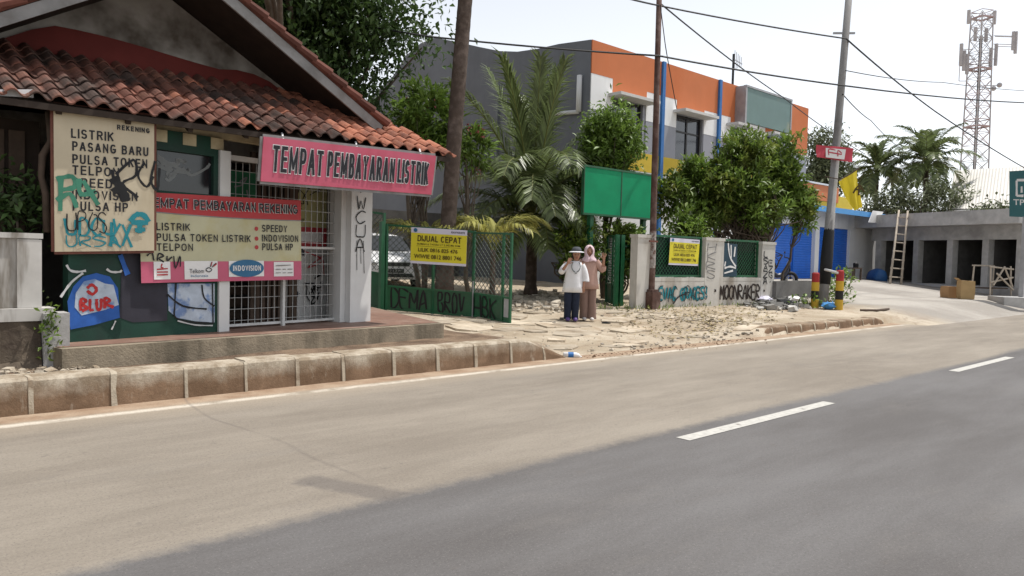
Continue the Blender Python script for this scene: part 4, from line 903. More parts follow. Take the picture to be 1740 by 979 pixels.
for a, b_, tp in ((pu[0][1], pu[1][0], 402), (pu[1][1], pu[2][0], 409)):
    mb = MB(); Hh = wp(1150 if tp == 402 else 1260, tp)[1]
    for z in (lowh+.04, Hh): mb.beam(wpt(a, .12, z), wpt(b_, .12, z), .05)
    for u in (a+.03, b_-.03): mb.beam(wpt(u, .12, lowh), wpt(u, .12, Hh), .05)
    o = mb.build('wire_bay', 'green', bw)
    mb = MB(); chain(mb, wpt(a, .14, lowh+.04), WX, b_-a, Hh-lowh-.04, .12, .0042); mb.build('wire_mesh', 'green', o)
    mb = MB(); mb.prism([wpt(a+.02, .19, lowh+.01), wpt(b_-.02, .19, lowh+.01), wpt(b_-.02, .19, Hh-.03), wpt(a+.02, .19, Hh-.03)], (0, .004, 0)); mb.build('backing_sheet', mat('dark_green_sheet' if tp == 402 else 'black_sheet', (.006, .018, .014) if tp == 402 else (.010, .011, .010), .8, .2), o)
nb = np.array([-WNv[0], -WNv[1], 0]); pw = WA+WNv*(-.05)
q = [PP(x, y, WA-WNv*.06, WNv) for x, y in ((1139, 404), (1189, 405), (1186, 452), (1136, 450))]
sale_banner('yellow for sale banner on the wire bay of the white wall', q[3], q[2]-q[3], q[0]-q[3], WNv)
# torn poster in the second bay
q = [PP(x, y, WA-WNv*.04, WNv) for x, y in ((1230, 413), (1253, 415), (1252, 470), (1228, 470))]
tp_ = thing('torn_poster', 'torn dark blue and white poster in the second wire bay', 'poster', (q[2]+q[3])/2)
mb = MB(); mb.prism([q[3], q[2], q[1], q[0]], Vector(WNv)*-.006); mb.build('sheet', mat('poster_blue', (.02, .05, .075), .5, .2), tp_)
scrawl(q[3], q[2]-q[3], q[0]-q[3], .05, 'print_white', tp_, [[(.3, 1), (.45, .6), (.9, .3)], [(.1, .25), (.5, .3), (.9, .25)], [(.1, .1), (.7, .18)], [(.5, .95), (.55, .5)], [(.8, .9), (.75, .6)], [(.15, .45), (.1, .3)]], lift=.004)
# low return wall to the right of the last pillar
a = GH(1318, 512); b_ = GH(1378, 505); a[2] = b_[2] = .2
mb = MB(); mb.M = frame(a, b_-a, None); L = np.linalg.norm((b_-a)[:2]); mb.box(0, L, 0, .18, -.3, ztop(a, 478)-.2); base(mb, 'cement_return_wall', 'conc_dark', 'low bare cement wall between white pillar and striped bollard', 'wall')

# ================================================================== TWO-STOREY BUILDING
BY = 17.0
def bx(x, y): return PY(x, y, BY)
bl = thing('office_building', 'two storey grey building with orange, white and yellow striped front', 'building', (26, 20, .3))
M['orange'] = mat('orange_paint', (.55, .175, .070), .75, .07, 1.2, col2=(.53, .155, .055), c2sc=.6, streak=True)
M['facewhite'] = mat('facade_white', (.80, .80, .80), .75, .05, 1.5, col2=(.66, .66, .65), c2=(.55, .75), streak=True)
M['facegrey'] = mat('facade_grey', (.30, .305, .34), .75, .06, 1.5); M['faceyel'] = mat('facade_yellow', (.60, .43, .05), .75, .07, 1.5)
M['slabwhite'] = mat('canopy_white', (.58, .57, .55), .85, .1, 2, col2=(.38, .36, .33), c2=(.55, .7))
x0 = float(bx(1003, 150)[0]); x1 = float(bx(1370, 250)[0]); zt = (float(bx(1003, 68)[2])+float(bx(1370, 183)[2]))/2
def Xf(px_): return float(bx(px_, 200)[0])
zc = 6.30; zgrey = float(bx(1093, 205)[2]); zyel = float(bx(1093, 261)[2]); zyb = float(bx(1115, 284)[2]); zor = 7.35
mb = MB()
# body with window recesses: piers between openings are separate boxes so the openings are real holes
wins = [(Xf(1038), Xf(1092)), (Xf(1148), Xf(1194)), (Xf(1238), Xf(1262)), (Xf(1300), Xf(1325))]
zs_, zh = zyb+.1, float(bx(1065, 172)[2])
edges = [x0]+[q for w_ in wins for q in w_]+[x1]
for i in range(0, len(edges), 2): mb.box(edges[i], edges[i+1], BY, BY+.3, 0, zt)
for a, b_ in wins: mb.box(a, b_, BY, BY+.3, 0, zs_); mb.box(a, b_, BY, BY+.3, zh, zt)
mb.box(x1-.3, x1, BY+.3, 34, 0, zt-.4); mb.box(x0, x1, 33.7, 34, 0, zt-.4); mb.box(x0+.31, x1-.3, BY+.3, 33.7, zt-.8, zt-.6)
mb.build('wall', 'facegrey', bl)
side = [(Y, float(PX(x, y, x0)[2])) for x, y, Y in [(1003, 68, BY)]+[(px_, py_, float(PX(px_, py_, x0)[1])) for px_, py_ in ((950, 75), (915, 83), (880, 88), (850, 87), (815, 80), (775, 71), (740, 64), (715, 74), (690, 95), (668, 130))]]
mb = MB(); mb.prism([(x0-.02, Y, z) for Y, z in side]+[(x0-.02, side[-1][0]+4, side[-1][1]-1.5), (x0-.02, side[-1][0]+4, 0), (x0-.02, BY, 0)], (.3, 0, 0)); mb.build('side_wall', 'grey_paint', bl)
def fpan(name, a, b_, z0_, z1_, m, d=.03):
    mb = MB(); mb.box(a, b_, BY-d, BY-.001, z0_, z1_); return mb.build(name, m, bl)
zw = [float(bx(1005, 126)[2]), 6.95]
piers = [(x0, wins[0][0], 7.55), (wins[0][1]+.15, wins[1][0]+.0, 7.42), (wins[1][1]+.05, wins[2][0]+.1, 7.30), (wins[2][1], wins[3][0], 7.25), (wins[3][1]+.9, x1, 6.45)]
# orange parapet: one stepped outline
out = [(x0, zt), (x1, zt), (x1, piers[4][2])]
for i in (4, 3, 2, 1, 0):
    a, b_, z = piers[i]
    out += [(b_ if i < 4 else x1, z), (a, z)]
    if i: out += [(a, zh+.13), (piers[i-1][1], zh+.13)]
out = [o for k, o in enumerate(out) if k == 0 or o != out[k-1]]
mb = MB(); mb.prism([(x, BY-.04, z) for x, z in out if x > x0 or z != zh+.13][::-1], (0, .039, 0)); mb.build('orange_parapet', 'orange', bl)
for a, b_, z in piers:
    fpan('white_pier', a, b_, zgrey+.002, z-.002, 'facewhite', .035); fpan('grey_pier', a, b_, zyel, zgrey, 'facegrey', .030)
fpan('yellow_band', x0, x1, zyb-.25, zyel-.002, 'faceyel', .04); fpan('base_band', x0, x1, .2, zyb-.252, 'facewhite', .03)
M['glass_win'] = mat('window_glass', (.03, .034, .045), .08, .1, spec=.8)
M['alu'] = mat('dark_window_frame', (.022, .02, .02), .4, .1)
M['curtain'] = mat('grey_curtain', (.10, .105, .13), .9, .2, 6)
for a, b_ in wins:
    mb = MB(); w_ = b_-a
    for q0, q1 in ((a, a+.07), (b_-.07, b_), ((a+b_)/2-.04, (a+b_)/2+.04)): mb.box(q0, q1, BY+.10, BY+.18, zs_, zh)
    for z in (zs_+.03, zh-.06, zh-.62): mb.box(a+.07, b_-.07, BY+.105, BY+.175, z-.03, z+.03)
    wn = mb.build('window', 'alu', bl)
    mb = MB(); mb.box(a+.05, b_-.05, BY+.135, BY+.145, zs_, zh); mb.build('pane', 'glass_win', wn)
    mb = MB()
    for s0, s1 in ((a+.1, a+.42*w_), (a+.58*w_, b_-.1)):
        vs = []
        for i in range(13):
            u = s0+(s1-s0)*i/12; yy = BY+.24+.03*math.sin(i*2.1); vs += [(u, yy, zs_), (u, yy, zh-.6)]
        mb.add(vs, [(2*i, 2*i+2, 2*i+3, 2*i+1) for i in range(12)])
    mb.build('curtain', 'curtain', wn)
    mb = MB(); mb.box(a-.22, b_+.22, BY-.6, BY-.041, zh-.0, zh+.10); mb.build('canopy', 'slabwhite', bl)
M['bluepipe'] = mat('blue_pipe', (.035, .15, .40), .5, .1)
for pa, pb in ((1124, 1117), (1221, 1218)):
    mb = MB(); X = float(bx(pa, 150)[0]); mb.box(X-.085, X+.085, BY-.13, BY-.042, .4, zt-.0); mb.build('blue_column', 'bluepipe', bl)
mb = MB(); q = [PX(985, 128, x0-.1), PX(983, 190, x0-.1), PX(945, 193, x0-.1), PX(930, 194, x0-.1)]; mb.tube([q[0], q[1]], .09, 8); mb.tube([q[1], q[2], q[3]], .07, 8); mb.build('drainpipe', 'white', bl, True)
mb = MB(); q = PX(846, 175, x0-.06); mb.box(x0-.12, x0-.025, q[1]-.06, q[1]+.06, q[2]-2, q[2]+.6); mb.build('downpipe', 'grey_paint', bl)
# billboard on the parapet
q = [PY(x, y, BY-.5) for x, y in ((1270, 148), (1344, 172), (1344, 230), (1270, 205))]
t = thing('roof_billboard', 'blank grey green billboard fixed on the orange parapet', 'billboard', (q[2]+q[3])/2)
zq0 = (q[2][2]+q[3][2])/2; zq1 = (q[0][2]+q[1][2])/2; xa, xb = float(q[0][0]), float(q[1][0])
M['bbgreen'] = mat('faded_billboard', (.155, .235, .225), .6, .06, 2, col2=(.24, .28, .22), c2=(.58, .68), c2sc=1)
mb = MB(); mb.box(xa, xb, BY-.5, BY-.42, zq0, zq1); mb.build('panel', 'bbgreen', t)
mb = MB(); mb.box(xa-.12, xa-.002, BY-.52, BY-.044, zq0-.1, zq1+.06); mb.box(xb+.002, xb+.1, BY-.52, BY-.044, zq0-.1, zq1+.06); mb.box(xa-.1, xb+.1, BY-.53, BY-.40, zq1+.002, zq1+.08); mb.build('frame', 'steel', t)
# antenna
p = PY(1245, 140, 19); t = thing('roof_antenna', 'thin roof antenna mast standing behind the orange parapet', 'antenna', (p[0], 19, zt-.6))
mb = MB(); mb.tube([(p[0], 19, zt-.6), (p[0], 19, ztop(p, 92))], .06, 6); mb.build('mast', 'rope', t)
mb = MB(); z = ztop(p, 100)
mb.beam((p[0]-.1, 19, z), (p[0]+.75, 19, z-.1), .03)
for i in range(5): mb.beam((p[0]+.1+.14*i, 19, z-.45+.05*i), (p[0]+.1+.14*i, 19, z+.4-.05*i), .02)
mb.build('aerial', 'steel', t)

# ---------------- garden wall at the back of the lot
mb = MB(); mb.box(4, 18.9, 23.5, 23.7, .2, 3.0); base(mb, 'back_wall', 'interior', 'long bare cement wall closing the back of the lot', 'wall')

# ================================================================== BLUE SHUTTER SHOP
SY = 16.4
def sx(px_, py_=420): return float(PY(px_, py_, SY)[0])
sp_ = thing('shutter_shop', 'low yellow and orange shop with bright blue roller shutters', 'shop', (sx(1400), SY, .7))
zb0 = float(PY(1400, 472, SY)[2]); zsh = float(PY(1420, 388, SY)[2]); zca = float(PY(1440, 366, SY)[2]); zye = float(PY(1440, 332, SY)[2]); zor_ = float(PY(1440, 318, SY)[2])
X0 = sx(1300); X1 = sx(1497); c0, c1, c2_, c3_ = sx(1383), sx(1390), sx(1443), sx(1451)
mb = MB(); mb.box(X0, X1, SY+.02, SY+.25, zsh, zca+.1); mb.box(c0, c1, SY-.05, SY+.25, .2, zsh-.002); mb.box(c2_, c3_, SY-.02, SY+.25, .2, zsh-.002); mb.box(c3_, X1, SY+.04, SY+.25, .2, zsh-.003); mb.box(X0-.3, X0, SY+.02, SY+.25, .2, zca); mb.build('wall', 'facewhite', sp_)
mb = MB(); mb.box(sx(1362), sx(1466), SY+.6, 26, zca-.2, zye); mb.build('yellow_wall', 'faceyel', sp_)
mb = MB(); mb.box(sx(1362), sx(1440), SY+.55, SY+.599, zye-.35, zor_); mb.build('orange_band', 'orange', sp_)
mb = MB(); mb.prism([(sx(1356), SY+.5, zor_+.002), (sx(1432), SY+.5, zor_+.002), (sx(1432), 27, zor_+1.5), (sx(1356), 27, zor_+1.5)], (0, 0, .08)); mb.build('roof', 'white', sp_)
M['canblue'] = mat('sky_blue_canopy', (.10, .33, .68), .6, .06, 2)
mb = MB(); mb.prism([(X0, SY-1.1, zca-.12), (sx(1492), SY-1.1, zca-.12), (sx(1492), SY+.01, zca+.05), (X0, SY+.01, zca+.05)], (0, 0, .24)); mb.build('canopy', 'canblue', sp_)
M['shut'] = mat('blue_shutter', (.025, .15, .62), .45, .1, 3)
for a, b_ in ((sx(1318), c0-.02), (c1+.02, c2_-.02)):
    mb = MB(); n = int((zsh-zb0+.3)/.11); vs = []
    for i in range(n*2+1):
        z = zb0-.3+(zsh-zb0+.3)*i/(2*n); vs += [(a, SY+.12-.02*(i % 2), z), (b_, SY+.12-.02*(i % 2), z)]
    mb.add(vs, [(2*i, 2*i+1, 2*i+3, 2*i+2) for i in range(2*n)]); mb.box((a+b_)/2-.05, (a+b_)/2+.05, SY+.06, SY+.095, zb0-.2, zsh-.02)
    mb.build('roller_shutter', 'shut', sp_)
# white sheet hanging at the canopy end
q = [PY(x, y, SY-1.2) for x, y in ((1483, 358), (1500, 360), (1491, 379), (1475, 378))]
mb = MB(); mb.prism([q[3], q[2], q[1], q[0]], (0, -.03, 0)); base(mb, 'white_sheet', 'print_white', 'small white sheet hanging at the end of the blue canopy', 'sheet')

# ================================================================== UNFINISHED CONCRETE ROW
CR_ = PD(1729, 501, 31.5); CL_ = GH(1490, 474)
e_ = (CR_-CL_); e_[2] = 0; RL = np.linalg.norm(e_); e_ /= RL; rn = np.array([e_[1], -e_[0], 0])
if rn@(CP-CL_) < 0: rn = -rn
CM = Matrix(((e_[0], -rn[0], 0, CL_[0]), (e_[1], -rn[1], 0, CL_[1]), (0, 0, 1, 0), (0, 0, 0, 1)))   # x along row, y into it
def rp(px_, py_, off=0.):
    p = PP(px_, py_, CL_+rn*off, rn); return float((p-CL_)@e_), float(p[2])
row = thing('concrete_shop_row', 'unfinished bare concrete row of open shop bays with flat slab', 'building', (CL_+CR_)/2)
def rbox(mb, a, b_, y0, y1, z0, z1): o = mb.M; mb.M = CM; mb.box(a, b_, y0, y1, z0, z1); mb.M = o
zop = rp(1600, 408)[1]; zli = rp(1600, 384)[1]; zt0 = rp(1600, 383, 1.1)[1]; zt1 = rp(1600, 360, 1.1)[1]
mb = MB()
pcol = [(1487, 1496), (1551, 1559.5), (1608, 1618), (1668, 1679), (1726, 1742)]
cols = [(rp(a, 440)[0], rp(b_, 440)[0]) for a, b_ in pcol]
for a, b_ in cols: m2 = MB(); rbox(m2, a, b_, 0, .35, -.2, zop-.001); m2.build('column', 'conc', row)
rbox(mb, cols[0][0]-.3, cols[-1][1], .02, .33, zop, zli+.3); mb.build('lintel', 'conc', row)
mb = MB(); rbox(mb, cols[0][0]-1.2, cols[-1][1]+.4, -1.1, 6, zt0, zt1); mb.build('roof_slab', 'conc', row)
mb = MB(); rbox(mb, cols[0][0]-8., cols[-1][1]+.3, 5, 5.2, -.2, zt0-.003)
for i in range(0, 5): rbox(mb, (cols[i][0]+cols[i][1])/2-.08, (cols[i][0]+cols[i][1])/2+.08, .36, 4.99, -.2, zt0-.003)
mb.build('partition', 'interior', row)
mb = MB(); rbox(mb, cols[0][0]-.5, cols[-1][1], -.25, 4.98, -.2, min(CL_[2], .62)+.02); mb.build('plinth', 'conc', row)
mb = MB()
for i in range(7):
    u = RL*(.05+.14*i); rbox(mb, u, u+.03, 1+i*.3, 1.03+i*.3, zt1+.001, zt1+.25+.15*(i % 3))
pass
# near column at the frame's right edge, beam ends and the low cement block
q = GH(1732, 502)
# corrugated white roof behind
wr = thing('white_roof_shed', 'large shed with white corrugated roof behind the concrete row', 'shed', (60, 25, 0))
q0 = [PD(1622, 290, 62), PD(1790, 280, 50), PD(1790, 350, 42), PD(1610, 356, 54)]
mb = MB(); vs = []; n = 60
for i in range(n+1):
    t_ = i/n; a = q0[0]*(1-t_)+q0[1]*t_; b_ = q0[3]*(1-t_)+q0[2]*t_; off = np.array([0, 0, .03*(i % 2)]); vs += [a+off, b_+off]
mb.add(vs, [(2*i, 2*i+1, 2*i+3, 2*i+2) for i in range(n)]); M['roofwhite'] = mat('white_roof_sheet', (.72, .69, .64), .6, .06, 2); mb.build('roof', 'roofwhite', wr)
mb = MB(); a, b_ = Vector(q0[3]), Vector(q0[2]); mb.prism([(a.x, a.y, 0), (b_.x, b_.y, 0), b_-Vector((0, 0, .05)), a-Vector((0, 0, .05))], (.3, .1, 0)); mb.build('wall', 'facewhite', wr)
mb = MB(); a, b_ = Vector(q0[0]), Vector(q0[1]); mb.prism([(a.x, a.y, 0), (b_.x, b_.y, 0), b_-Vector((0, 0, .05)), a-Vector((0, 0, .05))], (.3, .1, 0)); mb.build('wall', 'facewhite', wr)
# green sign at the right edge
D_ = 27
q = [PD(1715, 291, D_), PD(1800, 286, D_-2), PD(1800, 372, D_-2), PD(1715, 368, D_)]
t = thing('teal_sign', 'teal sign board with white emblem at the right edge', 'sign', (float(q[3][0]), float(q[3][1]), .35))
M['teal'] = mat('teal_sign', (.035, .13, .14), .5, .08, 2)
mb = MB(); N = Vector(np.cross(q[1]-q[0], q[3]-q[0])).normalized(); N = N if N.dot(Vector(CP-q[0])) > 0 else -N
mb.prism(q, -N*.15); mb.build('panel', 'teal', t)
U = Vector(q[2]-q[3]); V_ = Vector(q[0]-q[3]); o = Vector(q[3])
scrawl(o+U*.16+V_*.46, U*.26, V_*.34, .09, 'print_white', t, [[(0, 0), (.001, .98)], [(0, 1), (1, 1)], [(1, .99), (1, .6)], [(.4, .6), (.4, .2)], [(0, 0), (.55, 0)]], 'emblem')
text('TPR', o+U*.09+V_*.26, U*.36, V_*.12, 'print_white', t, .01, nrm=N)
mb = MB()
for f in (.3, .8): c = o+U*f-N*.08; mb.beam((c.x, c.y, .2), (c.x, c.y, c.z+.02), .14)
mb.build('post', 'steel', t)

# ================================================================== TREES AND PLANTS
LDARK = dict(clr=.75, ln=.24, wd=.09)
c1 = PD(560, 70, 20)
tree('shade_tree', 'large dark spreading tree behind the tiled shop roof', 'tree', (8.6, 18.5, .4),
     [(c1[0]-1.0, c1[1]+.4, 7.0, 2.7, 3.4, 2.6), (c1[0]-2.5, c1[1], 8.2, 3.4, 3.2, 2.4), (c1[0]+.9, c1[1]-1.0, 7.5, 1.7, 1.8, 1.3), (c1[0]-.2, c1[1]-.3, 4.7, 1.9, 2.2, 1.7), (c1[0]-1.6, c1[1]-.6, 5.2, 2.2, 2.2, 1.8), (5.2, 12.4, 9.0, 3.0, 2.3, 1.2), (2.6, 12.2, 8.8, 2.8, 2.4, 1.2)],  # last two lobes: unseen foliage added over the shop to shade its awning
     900, 52, .85, .24, .11, 'leaf_dark', .30, 41, shell=.25, trunk_top=(c1[0], c1[1]+1.5, 6.0), limbs=46, droop=.3)
# frangipani with pink flowers, behind the palm trunk
b_ = GH(735, 470); a_ = PD(728, 190, 18.5)
tree('frangipani', 'frangipani tree with pale green leaf rosettes and pink blossom left of palm trunk', 'tree', (a_[0], a_[1], .35), [(a_[0], a_[1], a_[2]-.15, .85, .8, .95), (a_[0]-.2, a_[1], a_[2]-1.0, .7, .7, .6)], 150, 20, .3, .28, .085, 'leaf_fresh', .08, 42, rosette=True, limbs=30, flowers=('blossom', 7), forks=2)
a_ = PD(806, 245, 18.5)
tree('frangipani', 'smaller frangipani bush with pink blossom showing right of palm trunk', 'tree', (a_[0], a_[1], .35), [(a_[0], a_[1], a_[2]-.15, .42, .4, .5), (a_[0]-.55, a_[1], a_[2]-.15, .4, .4, .4)], 46, 18, .26, .24, .075, 'leaf_fresh', .05, 43, rosette=True, limbs=16, flowers=('blossom', 6))
# round dense tree right of the young palm
a_ = PD(1035, 240, 21.5)
tree('glossy_tree', 'compact glossy bright green tree behind the blank green board', 'tree', (a_[0], a_[1], .35), [(a_[0], a_[1], a_[2], .82, .85, 1.05), (a_[0]-.1, a_[1], a_[2]-1.1, .95, .9, .9)], 330, 34, .30, .20, .08, 'leaf_fresh', .08, 44, limbs=22, droop=.25, shell=.3)
# big broad-leaved tree over the wall
a_ = PD(1255, 330, 23.5); Lb = []
for px_, py_, D, rx, ry, rz in ((1245, 318, 23.5, 1.35, 1.3, 1.15), (1268, 262, 23.6, .95, .9, .80), (1325, 262, 24.2, .62, .7, .72), (1318, 315, 24.0, .95, 1.0, .95), (1362, 340, 24.4, .52, .6, .50), (1190, 322, 23.2, .95, 1.0, .85), (1140, 338, 22.9, .62, .7, .78), (1165, 285, 23.2, .45, .5, .42), (1290, 362, 23.2, 1.1, .9, .5), (1200, 368, 22.8, 1.0, .8, .45)):
    q = PD(px_, py_, D); Lb.append((q[0], q[1], q[2], rx, ry, rz))
tree('wall_tree', 'broad leafy tree spreading over the white boundary wall', 'tree', (a_[0]-.2, a_[1], .35), Lb, 900, 22, .36, .25, .085, 'leaf_mango', .09, 45, rosette=True, limbs=50, forks=4, shell=.3, trunk_top=(a_[0], a_[1], a_[2]-.6))
a_ = PD(1378, 335, 24.5)
tree('leaning_branch_tree', 'thin leafy sapling leaning towards the grey utility pole', 'tree', (a_[0]-.9, a_[1]+.6, .35), [(a_[0]-.3, a_[1], a_[2]-.1, .42, .4, .32), (a_[0]-.5, a_[1], a_[2]-.7, .4, .4, .4)], 40, 18, .25, .24, .09, 'leaf_mango', .04, 47, rosette=True, limbs=16)
# shrubs below the green board
for (px_, py_, D, r_, lab, sd_) in ((985, 405, 19.6, .62, 'dense green shrub behind the two women', 51), (1055, 405, 20.6, .6, 'green shrub beneath the blank green board', 52), (1165, 392, 21.8, .6, 'dark shrub behind the first wire bay', 53), (1275, 398, 24.5, .6, 'dark shrub behind the second wire bay', 54)):
    a_ = PD(px_, py_, D)
    tree('shrub', lab, 'shrub', (a_[0], a_[1], .3), [(a_[0], a_[1], a_[2]-.1, r_, r_, .62), (a_[0]+.1, a_[1]+.1, a_[2]-.7, r_*1.05, r_, .6)], 130, 22, .3, .20, .085, 'leaf_mango', .04, sd_, rosette=True, limbs=20, forks=3, shell=.2)
# far tree beyond the orange building
a_ = PD(1405, 262, 58)
tree('far_tree', 'tall thin-crowned tree far beyond the orange building', 'tree', (a_[0], a_[1], .4), [(a_[0], a_[1], a_[2]+.6, 1.5, 1.5, 1.7), (a_[0]+.6, a_[1], a_[2]-1.2, 2.0, 1.6, 1.3), (a_[0]-.6, a_[1], a_[2]-2.2, 1.8, 1.6, 1.6)], 170, 34, .7, .36, .16, 'leaf_far', .2, 48, limbs=40)
# tall coconut trunk in front, its crown above the picture
b_ = GH(757, 497); tp2 = PD(791, 0, 17.2); bt = PD(762, 385, 17.2)
palm('coconut_palm', 'tall bare coconut palm trunk rising behind the gate and sale banner', (bt[0]-.10, bt[1], .25), 10.2, ((tp2[0]-bt[0])*2.0, (tp2[1]-bt[1])*2.0), auto_fronds(14, 3.0, 3, 1.2, -.1), 'leaf_palm', .18, 61)
# young coconut palm
b_ = GH(905, 478); D = 21.6
cb = PD(905, 368, D)
fr = []; fwh = np.array([fw[0], fw[1], 0])/np.hypot(fw[0], fw[1])
for ph, el, L, dr in ((150, 1.36, 4.6, .35), (60, 1.43, 4.7, .3), (-60, 1.40, 4.4, .4), (100, 1.30, 4.4, .6), (-120, 1.34, 4.5, .5), (20, 1.24, 3.9, .8), (205, 1.22, 4.4, .7), (75, 1.48, 4.6, .15), (-85, 1.46, 4.4, .25),
        (170, .98, 3.6, 1.0), (-15, 1.05, 2.8, 1.0), (-75, 1.1, 3.9, 2.0), (-105, 1.05, 3.8, 2.1), (-140, .95, 3.6, 1.6), (-45, .95, 3.0, 1.6), (135, .85, 3.3, 1.2), (45, .8, 3.1, 1.2), (-92, .9, 3.6, 2.2),
        (185, .6, 3.3, 1.5), (0, .55, 2.2, 1.5), (-80, .7, 3.3, 2.0), (-60, .55, 3.0, 1.9), (-125, .5, 3.1, 1.9), (-160, .35, 3.0, 1.5), (-25, .3, 2.1, 1.4), (160, .2, 2.8, 1.3), (25, .2, 2.1, 1.3), (-80, .1, 2.5, 1.4), (-110, .0, 2.5, 1.3), (-40, .0, 2.4, 1.3), (-145, -.05, 2.5, 1.2)):
    d_ = r0*math.cos(R(ph))+fwh*math.sin(R(ph)); fr.append((math.atan2(d_[1], d_[0]), el, L, dr))
palm('young_coconut_palm', 'young coconut palm with tall feathery fronds before the grey wall', (cb[0], cb[1], .35), cb[2]-.35, (.05, .05), fr, 'leaf_palm', .17, 62, ll=.8, lw=.048, nl=70)
for px_, py_, D, sd_, lab in ((722, 430, 17.5, 63, 'low palm with yellowed arching fronds behind the sale banner gate'), (838, 425, 17.5, 64, 'low palm with one yellow drooping frond left of the young coconut palm')):
    c = PD(px_, py_, D); fr = [((TH-math.pi/2)+sg*0+a, e, L, 1.9) for a, e, L, sg in (((math.pi, 1.15, 1.5, 0), (0, 1.2, 1.5, 0), (2.6, 1.25, 1.35, 0), (.5, 1.3, 1.4, 0), (-.6, 1.1, 1.3, 0), (3.7, 1.1, 1.3, 0), (1.5, 1.3, 1.2, 0)))]
    palm('low_palm', lab, (c[0], c[1], .3), c[2]-.3, (0, 0), fr, 'leaf_yellow', .07, sd_, fl=1.5, ll=.55, lw=.035, nl=34)
# distant palms over the concrete row
for px_, py_, D, L, sd_, lab, nfr in ((1492, 283, 62, 3.1, 65, 'distant coconut palm with short crown left of its taller neighbour', 20), (1577, 272, 58, 3.8, 66, 'distant coconut palm with the widest crown, below the telecom tower', 24)):
    c = PD(px_, py_, D)
    palm('distant_palm', lab, (c[0], c[1], .4), c[2]-.4, (.3, .2), auto_fronds(nfr, L, sd_, 1.45, -.55), 'leaf_palm', .2, sd_, ll=.95, lw=.13, nl=34)
for i, (px_, py_, D, rx, rz, lab) in enumerate(((1500, 335, 57, 1.9, 1.3, 'low grey green tree behind the concrete slab below the left palm'), (1560, 330, 55, 2.2, 1.5, 'bushy tree behind the concrete slab between the two distant palms'), (1622, 336, 54, 1.7, 1.1, 'low bushy tree behind the slab under the wide palm'), (1690, 357, 44, 1.2, .35, 'thin scrub behind the slab near the teal sign'))):
    a_ = PD(px_, py_, D)
    tree('slab_tree', lab, 'tree', (a_[0], a_[1], .4), [(a_[0], a_[1], a_[2]-.4, rx, rx, rz), (a_[0]+.8, a_[1]-.5, a_[2]-1.1, rx, rx, rz)], 64, 30, .7, .34, .15, 'leaf_far', .12, 70+i, limbs=20)

# ================================================================== POLES, WIRES, TOWER
M['polebrown'] = mat('rusty_brown_pole', (.085, .045, .035), .8, .3, 6, col2=(.15, .10, .085), c2sc=4)
M['polegrey'] = mat('grey_pole', (.26, .255, .25), .7, .15, 4, col2=(.17, .16, .155), c2sc=3, streak=True)
M['flaking'] = mat('flaking_white_paint', (.34, .31, .29), .85, .3, 12, col2=(.12, .06, .045), c2=(.45, .6), c2sc=9)
b1 = GH(1106, 524); D1 = float((b1-CP)@fw); t1 = PD(1120, 0, D1)
t = thing('utility_pole', 'slim rusty brown utility pole in front of the white wall', 'pole', b1)
def along(f): return Vector(b1)*(1-f)+Vector(t1)*f
mb = MB(); mb.tube([along(.0)-Vector((0, 0, .1)), along(.08), along(.25), along(.6), along(1.25)], [.085, .08, .078, .072, .062], 10); mb.build('shaft', 'polebrown', t, True)
mb = MB(); mb.tube([along(.13), along(.17), along(.215), along(.25)], [.083, .0825, .082, .081], 10, False); mb.build('paint_band', 'flaking', t, True)
mb = MB(); mb.box(b1[0]-.16, b1[0]+.16, b1[1]-.16, b1[1]+.16, b1[2]-.1, b1[2]+.40); mb.box(b1[0]-.12, b1[0]+.12, b1[1]-.12, b1[1]+.12, b1[2]+.401, b1[2]+.46); mb.build('footing', 'polebrown', t)
mb = MB(); mb.box(b1[0]-.30, b1[0]+.02, b1[1]-.13, b1[1]-.10, ztop(b1, 412), ztop(b1, 409)); mb.build('bracket', 'rust', t)
b2 = GH(1398, 520); D2 = float((b2-CP)@fw); t2 = PD(1442, 0, D2+.3)
t = thing('utility_pole', 'leaning grey utility pole between the two striped bollards', 'pole', b2)
def along2(f): return Vector(b2)*(1-f)+Vector(t2)*f
mb = MB(); mb.tube([along2(0)-Vector((0, 0, .1)), along2(.3), along2(.301), along2(.7), along2(1.2)], [.13, .125, .115, .10, .085], 12); mb.build('shaft', 'polegrey', t, True)
mb = MB(); mb.tube([along2(.07), along2(.15), along2(.24), along2(.25)], [.15, .165, .14, .12], 10); mb.build('black_wrap', 'black', t, True)
mb = MB(); p = along2(.89); mb.beam(p-Vector(rt)*.35, p+Vector(rt)*.25, .05); mb.build('crossarm', 'steel', t)
# flagging on the grey pole
def cloth(name, label, cat, corners, m, fold=.06, n=12, extra=None):
    q = [Vector(c) for c in corners]; mb = MB(); vs = []; N = (q[1]-q[0]).cross(q[3]-q[0]).normalized()
    for j in range(n+1):
        for i in range(n+1):
            u, v = i/n, j/n; p = q[0]*(1-u)*(1-v)+q[1]*u*(1-v)+q[2]*u*v+q[3]*(1-u)*v
            vs.append(p+N*fold*math.sin(u*7+v*3)*math.sin(v*2+.8))
    mb.add(vs, [(j*(n+1)+i, j*(n+1)+i+1, (j+1)*(n+1)+i+1, (j+1)*(n+1)+i) for j in range(n) for i in range(n)])
    t = thing(name, label, cat, (q[2]+q[3])/2); mb.build('cloth', m, t, True); return t, q, N
M['flagyel'] = mat('yellow_flag', (.70, .56, .04), .7, .08, 3, transl=.25); M['flagred'] = mat('faded_red_cloth', (.48, .06, .085), .7, .1, 3)
Dp = D2-.15
